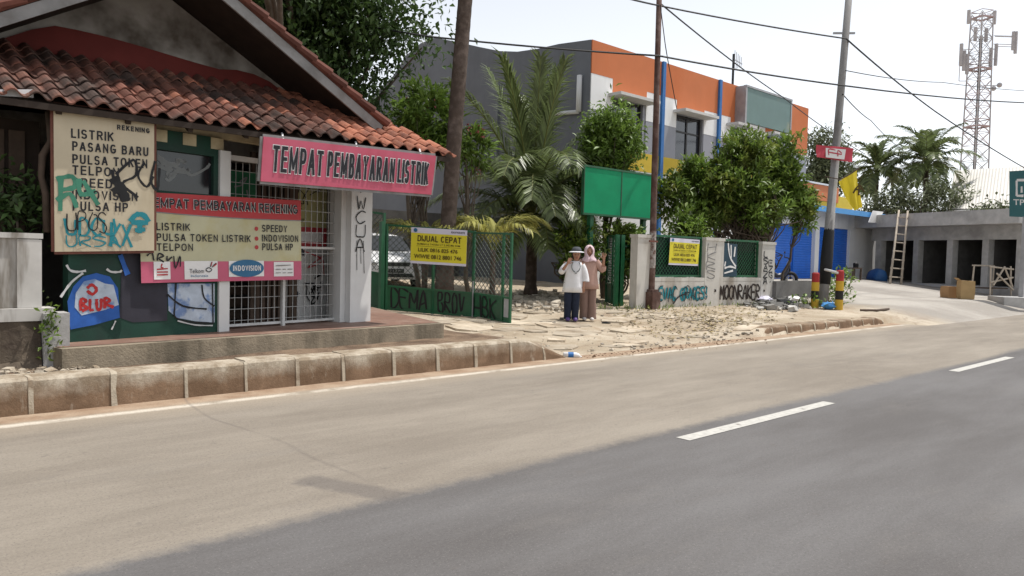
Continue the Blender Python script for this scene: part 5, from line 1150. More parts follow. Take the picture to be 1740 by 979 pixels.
t, q, N = cloth('pole_banner', 'small red and white cloth banner strung across the grey pole', 'banner', [PD(1387, 246, Dp), PD(1451, 252, Dp+.2), PD(1448, 276, Dp+.2), PD(1388, 267, Dp)], 'flagred', .03)
mb = MB(); f_ = lambda u, v: q[0]*(1-u)*(1-v)+q[1]*u*(1-v)+q[2]*u*v+q[3]*(1-u)*v
Nc = N if N.dot(Vector(CP)-q[0]) > 0 else -N
mb.prism([f_(.22, .22)+Nc*.05, f_(.76, .18)+Nc*.05, f_(.74, .92)+Nc*.05, f_(.22, .95)+Nc*.05], Nc*.004); mb.build('white_panel', 'print_white', t)
scrawl(f_(.3, .75)+Nc*.058, f_(.66, .75)-f_(.3, .75), f_(.3, .3)-f_(.3, .75), .03, 'flagred', t, [[(0, 0), (0, 1), (.5, 1)], [(.7, 0), (.7, 1), (1, .6)], [(0, .5), (1, .4)]], 'lettering')
t, q, N = cloth('yellow_flag', 'bright yellow flag drooping from a stick beside the grey pole', 'flag', [PD(1425, 309, Dp), PD(1457, 289, Dp), PD(1465, 352, Dp), PD(1452, 358, Dp)], 'flagyel', .09)
scrawl(q[0]*.45+q[2]*.55, Vector(rt)*.3, (0, 0, .3), .045, 'brownink', t, [[(0, .2), (.5, .9), (1, .3)], [(.2, .5), (.8, .6)], [(.5, 1), (.5, 0)]], 'emblem', lift=.09)
mb = MB(); mb.tube([PD(1402, 300, Dp+.2), PD(1428, 305, Dp), PD(1460, 286, Dp)], .015, 5); mb.build('stick', 'timber', t)
# wires
def wire(label, pts, r=.018, n=8):
    P = [Vector(PD(x, y, D)) for x, y, D in pts]; o = []
    for i in range(len(P)-1):
        L = (P[i+1]-P[i]).length
        for k in range(n): f = k/n; o.append(P[i].lerp(P[i+1], f)-Vector((0, 0, .006*L*4*f*(1-f))))
    o.append(P[-1]); mb = MB(); mb.tube(o, r, 5, False); return base(mb, 'power_line', 'rope', label, 'cable', 'overhead wires')
wire('thick overhead cable running from the shop tree across both poles', [(600, 40, 19), (735, 63, 18.8), (1119, 95, D1-.1), (1436, 146, D2-.15), (1800, 176, 33)], .024)
wire('upper overhead cable from the brown pole to the grey pole top', [(1000, -22, 15), (1121, 10, D1), (1438, 66, D2), ], .022)
wire('cable descending from grey pole top to the far right', [(1438, 66, D2), (1590, 190, 28), (1760, 296, 36)], .024)
wire('thin stay wire slanting down from the brown pole past the billboard', [(1121, 5, D1), (1330, 165, 30), (1470, 262, 44)], .020)
wire('faint high wire crossing right of the grey pole', [(1437, 120, D2), (1600, 140, 30), (1800, 156, 40)], .014)
wire('slack wire hanging from the grey pole crossarm', [(1432, 160, D2), (1480, 205, 30), (1535, 255, 45)], .016)
wire('loose wire dropping along the brown pole', [(1122, 8, D1-.1), (1131, 80, D1-.1), (1150, 185, 22)], .012)
# telecom tower
TD = 92
tb = PD(1655, 300, TD); tz1 = float(PD(1672, 22, TD)[2]); tx, ty = float(tb[0]), float(tb[1])
t = thing('telecom_tower', 'red and white lattice telecom tower with panel antennas', 'tower', (tx, ty, 0))
M['towergrey'] = mat('tower_steel', (.44, .42, .43), .6, .2, 2); M['towerred'] = mat('tower_red', (.42, .31, .31), .6, .2, 2)  # both paints paled: distance haze put into the colour
def tw(z): return 1.45-(1.45-.95)*max(0, z)/tz1
def tc_(i, z):
    a = TH+math.pi/4+i*math.pi/2+.25; r_ = tw(z)*1.18; return Vector((tx+math.cos(a)*r_, ty+math.sin(a)*r_, z))
for i in range(4):
    mb = MB(); mb.tube([tc_(i, 0), tc_(i, tz1*.5), tc_(i, tz1-.5)], [.10, .09, .08], 5); mb.build('leg', 'towergrey', t)
for b_i in range(4):
    mb = MB(); z = tz1*b_i/4
    while z < tz1*(b_i+1)/4-.5:
        dz = 1.55
        for i in range(4):
            a, b_ = tc_(i, z), tc_((i+1) % 4, z); c, d = tc_(i, z+dz), tc_((i+1) % 4, z+dz)
            mb.beam(a, b_, .05); mb.beam(a, d, .05); mb.beam(b_, c, .05)
        z += dz
    mb.build('bracing', 'towerred' if b_i % 2 == 0 else 'towergrey', t)
mb = MB(); mb.box(tx-.14, tx+.14, ty-.14, ty+.14, 0, tz1-3); mb.build('cable_run', 'rope', t)
for z in (tz1*.57, tz1-.9, tz1-7.0):
    mb = MB(); w_ = tw(z)*1.25
    for i in range(4): mb.beam(tc_(i, z), tc_((i+1) % 4, z), .18); mb.beam(tc_(i, z+.8), tc_((i+1) % 4, z+.8), .06)
    mb.build('platform', 'towerred', t)
Rv = Vector(rt)
for dx, z0_, h in ((-2.3, tz1-6.6, 2.6), (-1.9, tz1-7.2, 2.4), (-1.5, tz1-7.6, 2.4), (1.3, tz1-7.0, 2.6), (1.9, tz1-6.5, 2.6), (4.2, tz1-5.0, 2.6), (3.9, tz1-4.6, 2.2), (-.7, tz1-3.6, 1.6), (.6, tz1-3.7, 1.6), (-1.6, tz1-1.6, 1.6), (1.5, tz1-1.6, 1.6)):
    mb = MB(); p = Vector((tx, ty, z0_))+Rv*dx; mb.box(p.x-.16, p.x+.16, p.y-.16, p.y+.16, z0_, z0_+h)
    q = tc_(0, z0_+h/2); mb.beam((p.x, p.y, z0_+h*.3), (tx+(p.x-tx)*.4, ty+(p.y-ty)*.4, z0_+h*.3), .07); mb.beam((p.x, p.y, z0_+h*.75), (tx+(p.x-tx)*.4, ty+(p.y-ty)*.4, z0_+h*.75), .07)
    mb.build('antenna', 'towergrey', t)
for dx, z in ((2.2, tz1-9.), (1.5, tz1-9.4)):
    mb = MB(); p = Vector((tx, ty, z))+Rv*dx-Vector(fw)*.5; mb.ell(p, .3, .3, .3, 10, 8); mb.beam(p, (tx, ty, z), .08); mb.build('dish', 'towergrey', t, True)
mb = MB(); p = Vector((tx, ty, tz1*.74))-Rv*2.4
for a, b_ in (((0, 0), (0, 1.8)), ((0, 1.8), (1.2, 1.8)), ((0, 0), (1.2, 0))): mb.beam(p+Rv*a[0]+Vector((0, 0, a[1])), p+Rv*b_[0]+Vector((0, 0, b_[1])), .07)
mb.build('bracket_frame', 'towergrey', t)

# ================================================================== BLANK GREEN BOARD ON LEGS
GY = 12.75
q = [PY(x, y, GY) for x, y in ((992, 291), (1116, 290), (1113, 370), (990, 367))]
t = thing('green_board', 'blank bright green sign board on legs above the gate', 'sign', (float(q[0][0]+q[1][0])/2, GY, .25))
M['brightgreen'] = mat('bright_green_sheet', (.014, .46, .21), .5, .06, 2, col2=(.012, .39, .18), c2sc=1.2, transl=.45)
zz = [float(p[2]) for p in q]; xa, xb = float(q[3][0]), float(q[2][0]); za, zb = (zz[2]+zz[3])/2, (zz[0]+zz[1])/2; xm = (xa+xb)/2
mb = MB(); mb.box(xa+.03, xm-.02, GY, GY+.05, za+.03, zb-.03); mb.build('panel', 'brightgreen', t)
mb = MB(); mb.box(xm+.02, xb-.03, GY, GY+.05, za+.03, zb-.03); mb.build('panel', 'brightgreen', t)
mb = MB(); mb.box(xa, xb, GY-.02, GY+.07, zb-.029, zb+.02); mb.box(xa, xb, GY-.02, GY+.07, za-.02, za+.029); mb.box(xa, xa+.029, GY-.02, GY+.07, za+.03, zb-.03); mb.box(xb-.029, xb, GY-.02, GY+.07, za+.03, zb-.03); mb.box(xm-.019, xm+.019, GY-.01, GY+.07, za+.03, zb-.03); mb.build('frame', 'green', t)
for x in (xa+.45, xb-.35): mb = MB(); mb.box(x-.06, x+.06, GY+.08, GY+.2, .2, zb-.1); mb.build('leg', 'green', t)
mb = MB()
for z in (za-.75, za-1.1): mb.beam((xa+1.55, GY+.14, z), (xb-.35, GY+.14, z), .05)
mb.build('brace', 'green', t)

# ================================================================== BOLLARDS
M['bolyel'] = mat('bollard_yellow', (.52, .33, .035), .7, .15, 6); M['bolred'] = mat('bollard_red', (.33, .03, .03), .7, .2, 6); M['bolblack'] = mat('bollard_black', (.018, .017, .016), .7, .2, 6)
def bollard(p, h, r_, label):
    t = thing('bollard', label, 'bollard', p, .3, 'striped bollards'); p = Vector(p)
    cuts = [-.1, .06, .26, .48, .72, 1.0]
    for nm, a, b_, m in (('band', 0, .24, 'bolyel'), ('band', .24, .47, 'bolblack'), ('band', .47, .72, 'bolyel'), ('cap', .72, 1.0, 'bolred')):
        mb = MB(); mb.tube([p+Vector((0, 0, h*a-(.1 if a == 0 else 0))), p+Vector((0, 0, h*b_-(.0 if b_ < 1 else .03)))]+([p+Vector((0, 0, h))] if b_ == 1 else []), [r_*(1.05-.08*a), r_*(1.05-.08*b_)]+([r_*.7] if b_ == 1 else []), 16); mb.build(nm, m, t, False)
    return t
for px_, py_, yt, lab in ((1384, 522, 463, 'striped bollard left of the grey pole, with red cap'), (1425, 525, 459, 'striped bollard right of the grey pole, leaning plant at its foot')):
    p = GH(px_, py_); bollard(p, ztop(p, yt)-p[2], .10, lab)
mb = MB(); p = GH(1384, 522); p2 = GH(1425, 525); mb.tube([PD(1402, 458, D2-.3), PD(1425, 464, D2-.8)], .035, 6); base(mb, 'white_pipe', 'white', 'short white pipe bridging the grey pole and right bollard', 'pipe')
for px_, py_, h, n, lab, sd_ in ((1407, 518, .75, 150, 'leafy weed climbing the foot of the grey pole', 1), (1430, 512, .95, 170, 'bushy weed growing around the right striped bollard', 2), (1372, 522, .3, 60, 'small weed left of the striped bollards', 3)):
    p = GH(px_, py_); rng = np.random.default_rng(80+sd_); t = thing('roadside_weed', lab, 'weed', p)
    mb = MB()
    for k in range(5): mb.tube([p, p+np.array([rng.normal()*.1, rng.normal()*.1, h*.5]), p+np.array([rng.normal()*.22, rng.normal()*.2, h])], [.012, .009, .004], 4, False)
    mb.build('stem', 'rachis', t)
    c = p+np.stack([rng.normal(size=n)*.2, rng.normal(size=n)*.18, rng.uniform(.05, 1, n)*h], 1); leaf_mesh('foliage', c, rand_dirs(n, rng)+np.array([0, 0, .3]), rand_dirs(n, rng)*.5+np.array([0, 0, 1.]), .16*rng.uniform(.6, 1.2, n), .075, 'leaf_fresh', t, rng.uniform(0, 1, n))

# ================================================================== THINGS ON THE FORECOURT
M['bamboo'] = mat('weathered_bamboo', (.42, .36, .29), .8, .2, 8); M['card'] = mat('cardboard', (.36, .215, .105), .85, .1, 5); M['card2'] = mat('pale_cardboard', (.40, .27, .13), .85, .1, 5)
# ladder against the slab
f1, f2 = GH(1512, 482), GH(1531, 483); D = float((f1-CP)@fw); l1, l2 = PP(1527, 361, CL_+rn*1.16, rn), PP(1542, 362, CL_+rn*1.16, rn)
t = thing('bamboo_ladder', 'long pale bamboo ladder leaning on the concrete slab', 'ladder', (f1+f2)/2)
for a, b_ in ((f1, l1), (f2, l2)): mb = MB(); mb.tube([a, (Vector(a)+Vector(b_))/2+Vector((0, 0, -.02)), Vector(b_)+(Vector(b_)-Vector(a))*.03], [.055, .05, .042], 7); mb.build('rail', 'bamboo', t, True)
for i in range(8): f = .09+.12*i; a = Vector(f1).lerp(Vector(l1), f); b_ = Vector(f2).lerp(Vector(l2), f); mb = MB(); mb.tube([a-(b_-a)*.12, b_+(b_-a)*.12], .032, 6); mb.build('rung', 'bamboo', t)
# boxes
def box_thing(p, w_, d_, h_, rz, m, lab, flaps=False):
    t = thing('cardboard_box', lab, 'box', p, rz, 'cardboard boxes on the forecourt'); Mx = RM[t.name]
    mb = MB(Mx); b_ = .03
    mb.loft([[(-w_/2*s_, -d_/2*s_, z), (w_/2*s_, -d_/2*s_, z), (w_/2*s_, d_/2*s_, z), (-w_/2*s_, d_/2*s_, z)] for z, s_ in ((0, .97), (h_*.5, 1.03), (h_, .98))]); mb.build('body', m, t)
    mb = MB(Mx); mb.box(-.03, .03, -d_/2-.012, d_/2+.004, h_+.001, h_+.004); mb.box(-w_/2*.99, -.002, -d_/2*.99, d_/2*.99, h_+.005, h_+.009)
    if flaps: mb.add([(-w_/2, -d_/2, h_+.01), (-w_/2, d_/2, h_+.01), (-w_/2-.12, d_/2, h_+.10), (-w_/2-.12, -d_/2, h_+.10)], [(0, 1, 2, 3)])
    mb.build('lid_flaps', m, t)
    return t
p = GH(1615, 506); D = float((p-CP)@fw); k = D/1290
box_thing(p, 24*k, 20*k, 19*k, TH-math.pi/2+.15, 'card', 'low cardboard box beside the taller box on the forecourt')
p = GH(1640, 508); box_thing(p, 21*k, 21*k, 30*k, TH-math.pi/2-.2, 'card2', 'tall cardboard box with bulging sides on the forecourt', True)
# trestle
p = GH(1692, 502); D = float((p-CP)@fw); k = D/1290
t = thing('timber_trestle', 'rough timber trestle with crossed poles before the bare concrete column', 'trestle', p); Mx = frame(p, r0*.9+fw*np.array([.4, .4, 0]), None)
def stick(a, b_, r_=.035, nm='pole'): mb = MB(Mx); mb.tube([a, b_], r_, 6); mb.build(nm, 'bamboo', t)
W_ = 54*k/2; H_ = 50*k
for x in (-W_, W_): stick((x, -.2, 0), (x*.95, -.15, H_), nm='leg'); stick((x, .6, 0), (x*.95, .55, H_*1.02), nm='leg')
stick((-W_*1.15, -.2, H_*.97), (W_*1.1, -.2, H_*.9), nm='rail'); stick((-W_, .6, H_), (W_, .6, H_), nm='rail'); stick((-W_*1.1, -.24, H_*.45), (W_, -.24, H_*.62), nm='rail')
stick((-W_*.9, -.27, H_*.35), (W_*.1, -.27, H_*.98), nm='brace'); stick((W_*.05, -.27, H_*.98), (W_*.95, -.27, H_*.3), nm='brace'); stick((-W_*.7, -.3, H_*.75), (W_*.95, -.3, H_*.2), nm='brace')
mb = MB(Mx); mb.box(-W_*.9, W_*.9, -.1, .5, H_*.22, H_*.26); mb.build('plank', 'timber', t)
# low cement block
p = GH(1706, 518); D = float((p-CP)@fw); mb = MB(frame(p, r0*.75+fw*.66*np.array([1, 1, 0])*.0+np.array([.35, -.6, 0]), None)); mb.box(0, 2.6, 0, 1.2, -.3, .26); base(mb, 'cement_step', 'conc', 'low bare cement step at the right edge of the forecourt', 'step')
# blue tarpaulin mound, bench and parked scooter by the shutters
p = GH(1481, 475); D = float((p-CP)@fw)-.4; k = D/1290; t = thing('blue_tarp', 'blue tarpaulin draped over a heap at the corner by concrete row', 'tarpaulin', p)
M['tarp'] = mat('blue_tarp', (.03, .10, .26), .5, .15, 4)
Mx = frame(p-np.array([fw[0], fw[1], 0])*.5, r0, None); rings = []
for i in range(7):
    y = -.5+i/6.; s_ = 1-.5*abs(y)**2; rings.append([(math.cos(math.pi*j/12)*11*k*s_*(1+.06*math.sin(j*2.3+i)), y, -.05+(math.sin(math.pi*j/12)**.7)*24*k*s_*(.75+.25*(1-j/12))) for j in range(13)])
mb = MB(Mx); mb.loft(rings); mb.build('cover', 'tarp', t, True)
p = GH(1450, 476); k = float((p-CP)@fw)/1290; t = thing('wooden_bench', 'dark wooden bench standing against the wall beside blue shutter', 'bench', p); Mx = frame(p, np.array([1., 0, 0]), None)
W_ = 30*k*1.2
mb = MB(Mx); mb.box(-W_/2, W_/2, -.2, .2, .52, .57); mb.build('seat', 'timber', t)
for x in (-W_/2+.08, W_/2-.08):
    for y in (-.15, .15): mb = MB(Mx); mb.box(x-.035, x+.035, y-.035, y+.035, 0, .518); mb.build('leg', 'timber', t)
mb = MB(Mx); mb.tube([(W_*.2, 0, .57), (W_*.2, 0, .75), (W_*.25, 0, .82)], [.12, .13, .05], 8); mb.build('bucket', 'black', t)
p = GH(1322, 488); p = GH(1312, 487); t = thing('parked_scooter', 'dark parked scooter half hidden behind the last wall pillar', 'scooter', p); Mx = frame(p, r0, None)
def ring(mb, c, r1, r2, n=18): mb.tube([(c[0]+r1*math.cos(2*math.pi*i/n), c[1], c[2]+r1*math.sin(2*math.pi*i/n)) for i in range(n+1)], r2, 6, False)
for x in (-.62, .62): mb = MB(Mx); ring(mb, (x, 0, .27), .22, .06); o = mb.build('wheel', 'black', t, True); mb = MB(Mx); ring(mb, (x, 0, .27), .12, .03); mb.build('rim', 'steel', o)
M['scoot'] = mat('scooter_plastic', (.02, .025, .05), .3, .1, spec=.5)
mb = MB(Mx); mb.loft([[(x, math.cos(a)*w_, z+math.sin(a)*h_) for a in [2*math.pi*i/12 for i in range(12)]] for x, z, w_, h_ in ((-.85, .72, .05, .05), (-.5, .62, .14, .16), (-.1, .5, .15, .16), (.15, .38, .14, .08), (.38, .42, .14, .10), (.5, .62, .16, .2), (.56, .85, .13, .12), (.58, .98, .06, .05))]); mb.build('body', 'scoot', t, True)
mb = MB(Mx); mb.loft([[(x, math.cos(a)*.13, z+math.sin(a)*.05) for a in [2*math.pi*i/10 for i in range(10)]] for x, z in ((-.75, .82), (-.4, .80), (.05, .76))]); mb.build('seat', 'black', t, True)
mb = MB(Mx); mb.tube([(.50, -.33, 1.04), (.56, 0, 1.0), (.50, .33, 1.04)], .02, 6); mb.tube([(.62, 0, .27), (.56, 0, 1.0)], .03, 6); mb.build('handlebar', 'black', t)
for y in (-.3, .3): mb = MB(Mx); mb.ell((.5, y, 1.2), .02, .06, .04, 8, 6); mb.tube([(.5, y, 1.04), (.5, y, 1.19)], .008, 5); mb.build('mirror', 'black', t)

# ================================================================== WHITE CAR BEHIND THE GATE
cp = PD(672, 486, 21.0); cp[2] = zg(cp[0], cp[1])
t = thing('parked_car', 'white parked car behind the green wire gate', 'car', cp)
Mx = frame(cp, r0*.93+fw*np.array([.38, .38, 0]), None)     # local -y is the nose, towards the road
M['carwhite'] = mat('car_white', (.72, .72, .73), .2, .03, spec=.5); M['tyre'] = mat('tyre', (.02, .02, .02), .85, .2); M['lamp'] = mat('lamp_glass', (.45, .46, .47), .1, .1, spec=.7)
def carring(y, w_, zlo, zbelt, zroof, wr):  # closed cross-section
    return [(-w_, y, zlo), (-w_*1.02, y, (zlo+zbelt)/2), (-w_*.97, y, zbelt), (-wr, y, zroof-.05*(zroof > zbelt+.1)), (-wr*.6, y, zroof), (wr*.6, y, zroof), (wr, y, zroof-.05*(zroof > zbelt+.1)), (w_*.97, y, zbelt), (w_*1.02, y, (zlo+zbelt)/2), (w_, y, zlo)]
mb = MB(Mx)
mb.loft([carring(-.02, .62, .32, .58, .62, .5), carring(.05, .74, .24, .66, .74, .62), carring(.35, .80, .22, .78, .86, .68), carring(.95, .82, .22, .90, .97, .70), carring(1.15, .82, .22, .94, 1.02, .72), carring(1.75, .82, .22, .97, 1.50, .58), carring(2.6, .82, .22, .98, 1.56, .60), carring(3.5, .81, .22, .98, 1.52, .58), carring(3.95, .78, .25, .97, 1.05, .66), carring(4.1, .70, .34, .8, .86, .55)])
body = mb.build('body', 'carwhite', t, False)
mb = MB(Mx); mb.add([(-.70, 1.13, 1.03), (.70, 1.13, 1.03), (.55, 1.72, 1.46), (-.55, 1.72, 1.46)], [(0, 1, 2, 3)]); mb.v = [tuple(Vector(v)+Mx.to_3x3() @ Vector((0, -.012, .014))) for v in mb.v]; mb.build('windscreen', 'glass_dark', t)
for sg in (-1, 1): mb = MB(Mx); mb.add([(sg*.815, 1.3, 1.02), (sg*.62, 1.82, 1.44), (sg*.63, 3.4, 1.46), (sg*.815, 3.7, 1.02)], [(0, 1, 2, 3)]); mb.v = [tuple(Vector(v)+Mx.to_3x3() @ Vector((sg*.015, 0, .01))) for v in mb.v]; mb.build('side_window', 'glass_dark', t)
mb = MB(Mx); mb.prism([(-.36, -.035, .60), (.36, -.035, .60), (.42, -.02, .71), (-.42, -.02, .71)], (0, .05, 0)); mb.build('grille', 'black', t)
mb = MB(Mx); mb.prism([(-.5, -.045, .30), (.5, -.045, .30), (.46, -.04, .40), (-.46, -.04, .40)], (0, .05, 0)); mb.build('lower_grille', 'black', t)
mb = MB(Mx); mb.box(-.22, .22, -.06, -.046, .42, .53); mb.build('number_plate', 'black', t)
scrawl(Mx @ Vector((-.17, -.0605, .445)), Mx.to_3x3() @ Vector((.34, 0, 0)), (0, 0, .06), .012, 'lamp', t, [[(0, 0), (0, 1), (.1, .7)], [(.25, 0), (.25, 1)], [(.4, 1), (.55, 1), (.45, 0)], [(.7, .1), (.7, .9), (.85, .5)]], 'plate_marks')
for sg in (-1, 1):
    mb = MB(Mx); mb.ell((sg*.60, .06, .68), .15, .09, .075, 12, 8); mb.build('headlight', 'lamp', t, True)
    mb = MB(Mx); mb.ell((sg*.90, 1.28, 1.05), .10, .06, .08, 10, 6); mb.build('mirror', 'carwhite', t, True)
    for y in (.72, 3.2):
        mb = MB(Mx); mb.tube([(sg*.66, y, .29), (sg*.84, y, .29)], .29, 20); o = mb.build('wheel', 'tyre', t)
        mb = MB(Mx); mb.tube([(sg*.84, y, .29), (sg*.85, y, .29)], .18, 16); mb.build('rim', 'steel', o)

# ================================================================== TWO WOMEN
M['skin'] = mat('skin', (.36, .19, .125), .55, .06, 20, spec=.35)
M['cotton'] = mat('white_cotton', (.72, .72, .74), .85, .05, 8, .4, 14)
M['jeans'] = mat('dark_denim', (.016, .022, .042), .85, .3, 14, .3, 60)
M['rose'] = mat('dusty_rose_cloth', (.42, .27, .225), .85, .07, 8, .4, 16); M['brown'] = mat('brown_trouser_cloth', (.22, .145, .12), .85, .1, 10, .3, 20)
M['hijab'] = mat('pale_pink_scarf', (.62, .46, .49), .8, .06, 8, .3, 20); M['purple'] = mat('purple_shoe', (.11, .07, .22), .6, .1); M['bead'] = mat('grey_beads', (.13, .155, .15), .5, .2)
M['hatdark'] = mat('dark_grey_hat', (.075, .08, .09), .85, .1); M['hair'] = mat('black_hair', (.012, .011, .011), .6, .2); M['lip'] = mat('lips', (.25, .06, .055), .5, .1); M['shoepale'] = mat('pale_shoe', (.55, .52, .50), .6, .1)
def skin_body(name, V_, E_, parent, m, sub=2):
    keys = list(V_); me = bpy.data.meshes.new(name); Mx = RM[parent.name]
    me.from_pydata([V_[k][0] for k in keys], [(keys.index(a), keys.index(b)) for a, b in E_], [])
    ob = bpy.data.objects.new(name, me); COL.objects.link(ob)
    md = ob.modifiers.new('s', 'SKIN'); md.use_smooth_shade = True; md.branch_smoothing = .3
    for i, k in enumerate(keys):
        r_ = V_[k][1]; me.skin_vertices[0].data[i].radius = r_ if hasattr(r_, '__len__') else (r_, r_); me.skin_vertices[0].data[i].use_root = (k == 'pelvis')
    sb = ob.modifiers.new('d', 'SUBSURF'); sb.levels = sub; sb.render_levels = sub
    bpy.context.view_layer.update(); out = bpy.data.meshes.new_from_object(ob.evaluated_get(bpy.context.evaluated_depsgraph_get()))
    bpy.data.objects.remove(ob); out.materials.clear(); out.materials.append(M[m]); out.name = name
    out.polygons.foreach_set('use_smooth', [True]*len(out.polygons))
    o = bpy.data.objects.new(name, out); COL.objects.link(o); o.parent = parent; RM[o.name] = Mx; return o
def ring3(c, rx, ry, n=20, wob=0., ph=0.): return [(c[0]+rx*math.cos(2*math.pi*i/n)*(1+wob*math.sin(5*2*math.pi*i/n+ph)), c[1]+ry*math.sin(2*math.pi*i/n)*(1+wob*math.sin(4*2*math.pi*i/n+ph)), c[2]) for i in range(n)]
def limb(pts, rs, n=12, k=4):   # smooth tapering sleeve through points
    P = []; Q = []
    for i in range(len(pts)-1):
        for j in range(k):
            f = j/k; a, b, c, d = [Vector(pts[min(max(i+q, 0), len(pts)-1)]) for q in (-1, 0, 1, 2)]
            P.append(.5*(2*b+(c-a)*f+(2*a-5*b+4*c-d)*f*f+(3*b-a-3*c+d)*f**3)); Q.append(rs[i]*(1-f)+rs[i+1]*f)
    P.append(Vector(pts[-1])); Q.append(rs[-1]); return P, Q
def hand(V_, E_, pre, wrist, d, side, spread, curl, r=.0105):
    """palm + four fingers + thumb; d pointing direction, side = towards thumb"""
    w_ = Vector(wrist); d = Vector(d).normalized(); sd = Vector(side).normalized(); nrm = d.cross(sd)
    V_[pre+'palm'] = (tuple(w_+d*.05), (.032, .018)); E_.append((pre+'wrist', pre+'palm'))
    for i, (off, L) in enumerate(((.028, .068), (.010, .076), (-.009, .070), (-.027, .055))):
        b = w_+d*.085+sd*off; dd = (d+sd*off*spread).normalized(); m_ = b+dd*L*.5+nrm*curl*.3*L; e = m_+(dd+nrm*curl).normalized()*L*.5
        V_[f'{pre}k{i}'] = (tuple(b), r*1.15); V_[f'{pre}m{i}'] = (tuple(m_), r*.95); V_[f'{pre}t{i}'] = (tuple(e), r*.75); E_ += [(pre+'palm', f'{pre}k{i}'), (f'{pre}k{i}', f'{pre}m{i}'), (f'{pre}m{i}', f'{pre}t{i}')]
    a = w_+d*.04+sd*.035; b = a+(d*.6+sd*.8).normalized()*.035; c = b+(d*.9+sd*.4).normalized()*.03
    V_[pre+'th0'] = (tuple(a), r*1.2); V_[pre+'th1'] = (tuple(b), r); V_[pre+'th2'] = (tuple(c), r*.8); E_ += [(pre+'palm', pre+'th0'), (pre+'th0', pre+'th1'), (pre+'th1', pre+'th2')]
def figure(t, head, neck, chest, pelvis, hips, knees, ankles, shR, elR, wrR, shL, elL, wrL, handR, handL, hs=1.):
    V_ = {'pelvis': (pelvis, (.13, .10)), 'waist': (tuple((Vector(pelvis)*.5+Vector(chest)*.5)), (.115, .09)), 'chest': (chest, (.125, .095)), 'neck0': (tuple(Vector(neck)-Vector((0, 0, .03))), .052), 'neck': (neck, .046),
          'jaw': (tuple(Vector(head)+Vector((0, -.012, -.065))), (.052, .055)), 'head': (head, (.072, .085)), 'brow': (tuple(Vector(head)+Vector((0, .005, .05))), (.072, .085)), 'skull': (tuple(Vector(head)+Vector((0, .012, .095))), (.04, .05))}
    E_ = [('pelvis', 'waist'), ('waist', 'chest'), ('chest', 'neck0'), ('neck0', 'neck'), ('neck', 'jaw'), ('jaw', 'head'), ('head', 'brow'), ('brow', 'skull')]
    for s_, hp, kn, an in (('r', hips[0], knees[0], ankles[0]), ('l', hips[1], knees[1], ankles[1])):
        V_[s_+'hip'] = (hp, .085); V_[s_+'knee'] = (kn, .055); V_[s_+'calf'] = (tuple(Vector(kn)*.6+Vector(an)*.4+Vector((0, .02, 0))), .05); V_[s_+'ank'] = (an, .035); V_[s_+'toe'] = (tuple(Vector(an)+Vector((0, -.13, -.035))), (.035, .022))
        E_ += [('pelvis', s_+'hip'), (s_+'hip', s_+'knee'), (s_+'knee', s_+'calf'), (s_+'calf', s_+'ank'), (s_+'ank', s_+'toe')]
    for s_, a, b, c, hd in (('r', shR, elR, wrR, handR), ('l', shL, elL, wrL, handL)):
        V_[s_+'sh'] = (a, .05); V_[s_+'el'] = (b, .036); V_[s_+'fa'] = (tuple(Vector(b)*.6+Vector(c)*.4), .034); V_[s_+'wrist'] = (c, .024)
        E_ += [('chest', s_+'sh'), (s_+'sh', s_+'el'), (s_+'el', s_+'fa'), (s_+'fa', s_+'wrist')]
        hand(V_, E_, s_, c, *hd)
    body = skin_body('body', V_, E_, t, 'skin')
    Mx = RM[t.name]; h = Vector(head)
    for sg in (-1, 1): mb = MB(Mx); mb.ell(h+Vector((sg*.03, -.078, .012)), .012, .008, .007, 8, 6); mb.build('eye', 'hair', t, True)
    mb = MB(Mx); mb.tube([h+Vector((0, -.082, .02)), h+Vector((0, -.098, -.018)), h+Vector((0, -.088, -.028))], [.007, .013, .009], 8); mb.build('nose', 'skin', t, True)
    mb = MB(Mx); mb.tube([h+Vector((-.024, -.072, -.047)), h+Vector((0, -.080, -.052)), h+Vector((.024, -.072, -.047))], [.004, .008, .004], 6); mb.build('mouth', 'lip', t, True)
    return body
def trousers(t, hips, knees, ankles, wt, wk, wa, m, z0_, zp):
    Mx = RM[t.name]; mb = MB(Mx)
    for h, k, a in zip(hips, knees, ankles):
        P, Q = limb([(h[0], h[1], zp), h, k, ((k[0]+a[0])/2, (k[1]+a[1])/2, (k[2]+a[2])/2), (a[0], a[1]+.005, a[2]-.03)], [wt*1.05, wt, wk, (wk+wa)/2, wa], 14)
        rr = random.Random(int(abs(h[0])*1000)); rings = [[(p.x+r_*math.cos(2*math.pi*i/16)*(1+.05*math.sin(3*i+p.z*30)), p.y+r_*.95*math.sin(2*math.pi*i/16)*(1+.04*math.sin(5*i+p.z*21)), p.z) for i in range(16)] for p, r_ in zip(P, Q)]
        mb.loft(rings)
    return mb.build('trousers', m, t, True)
rz_w = TH-math.pi/2
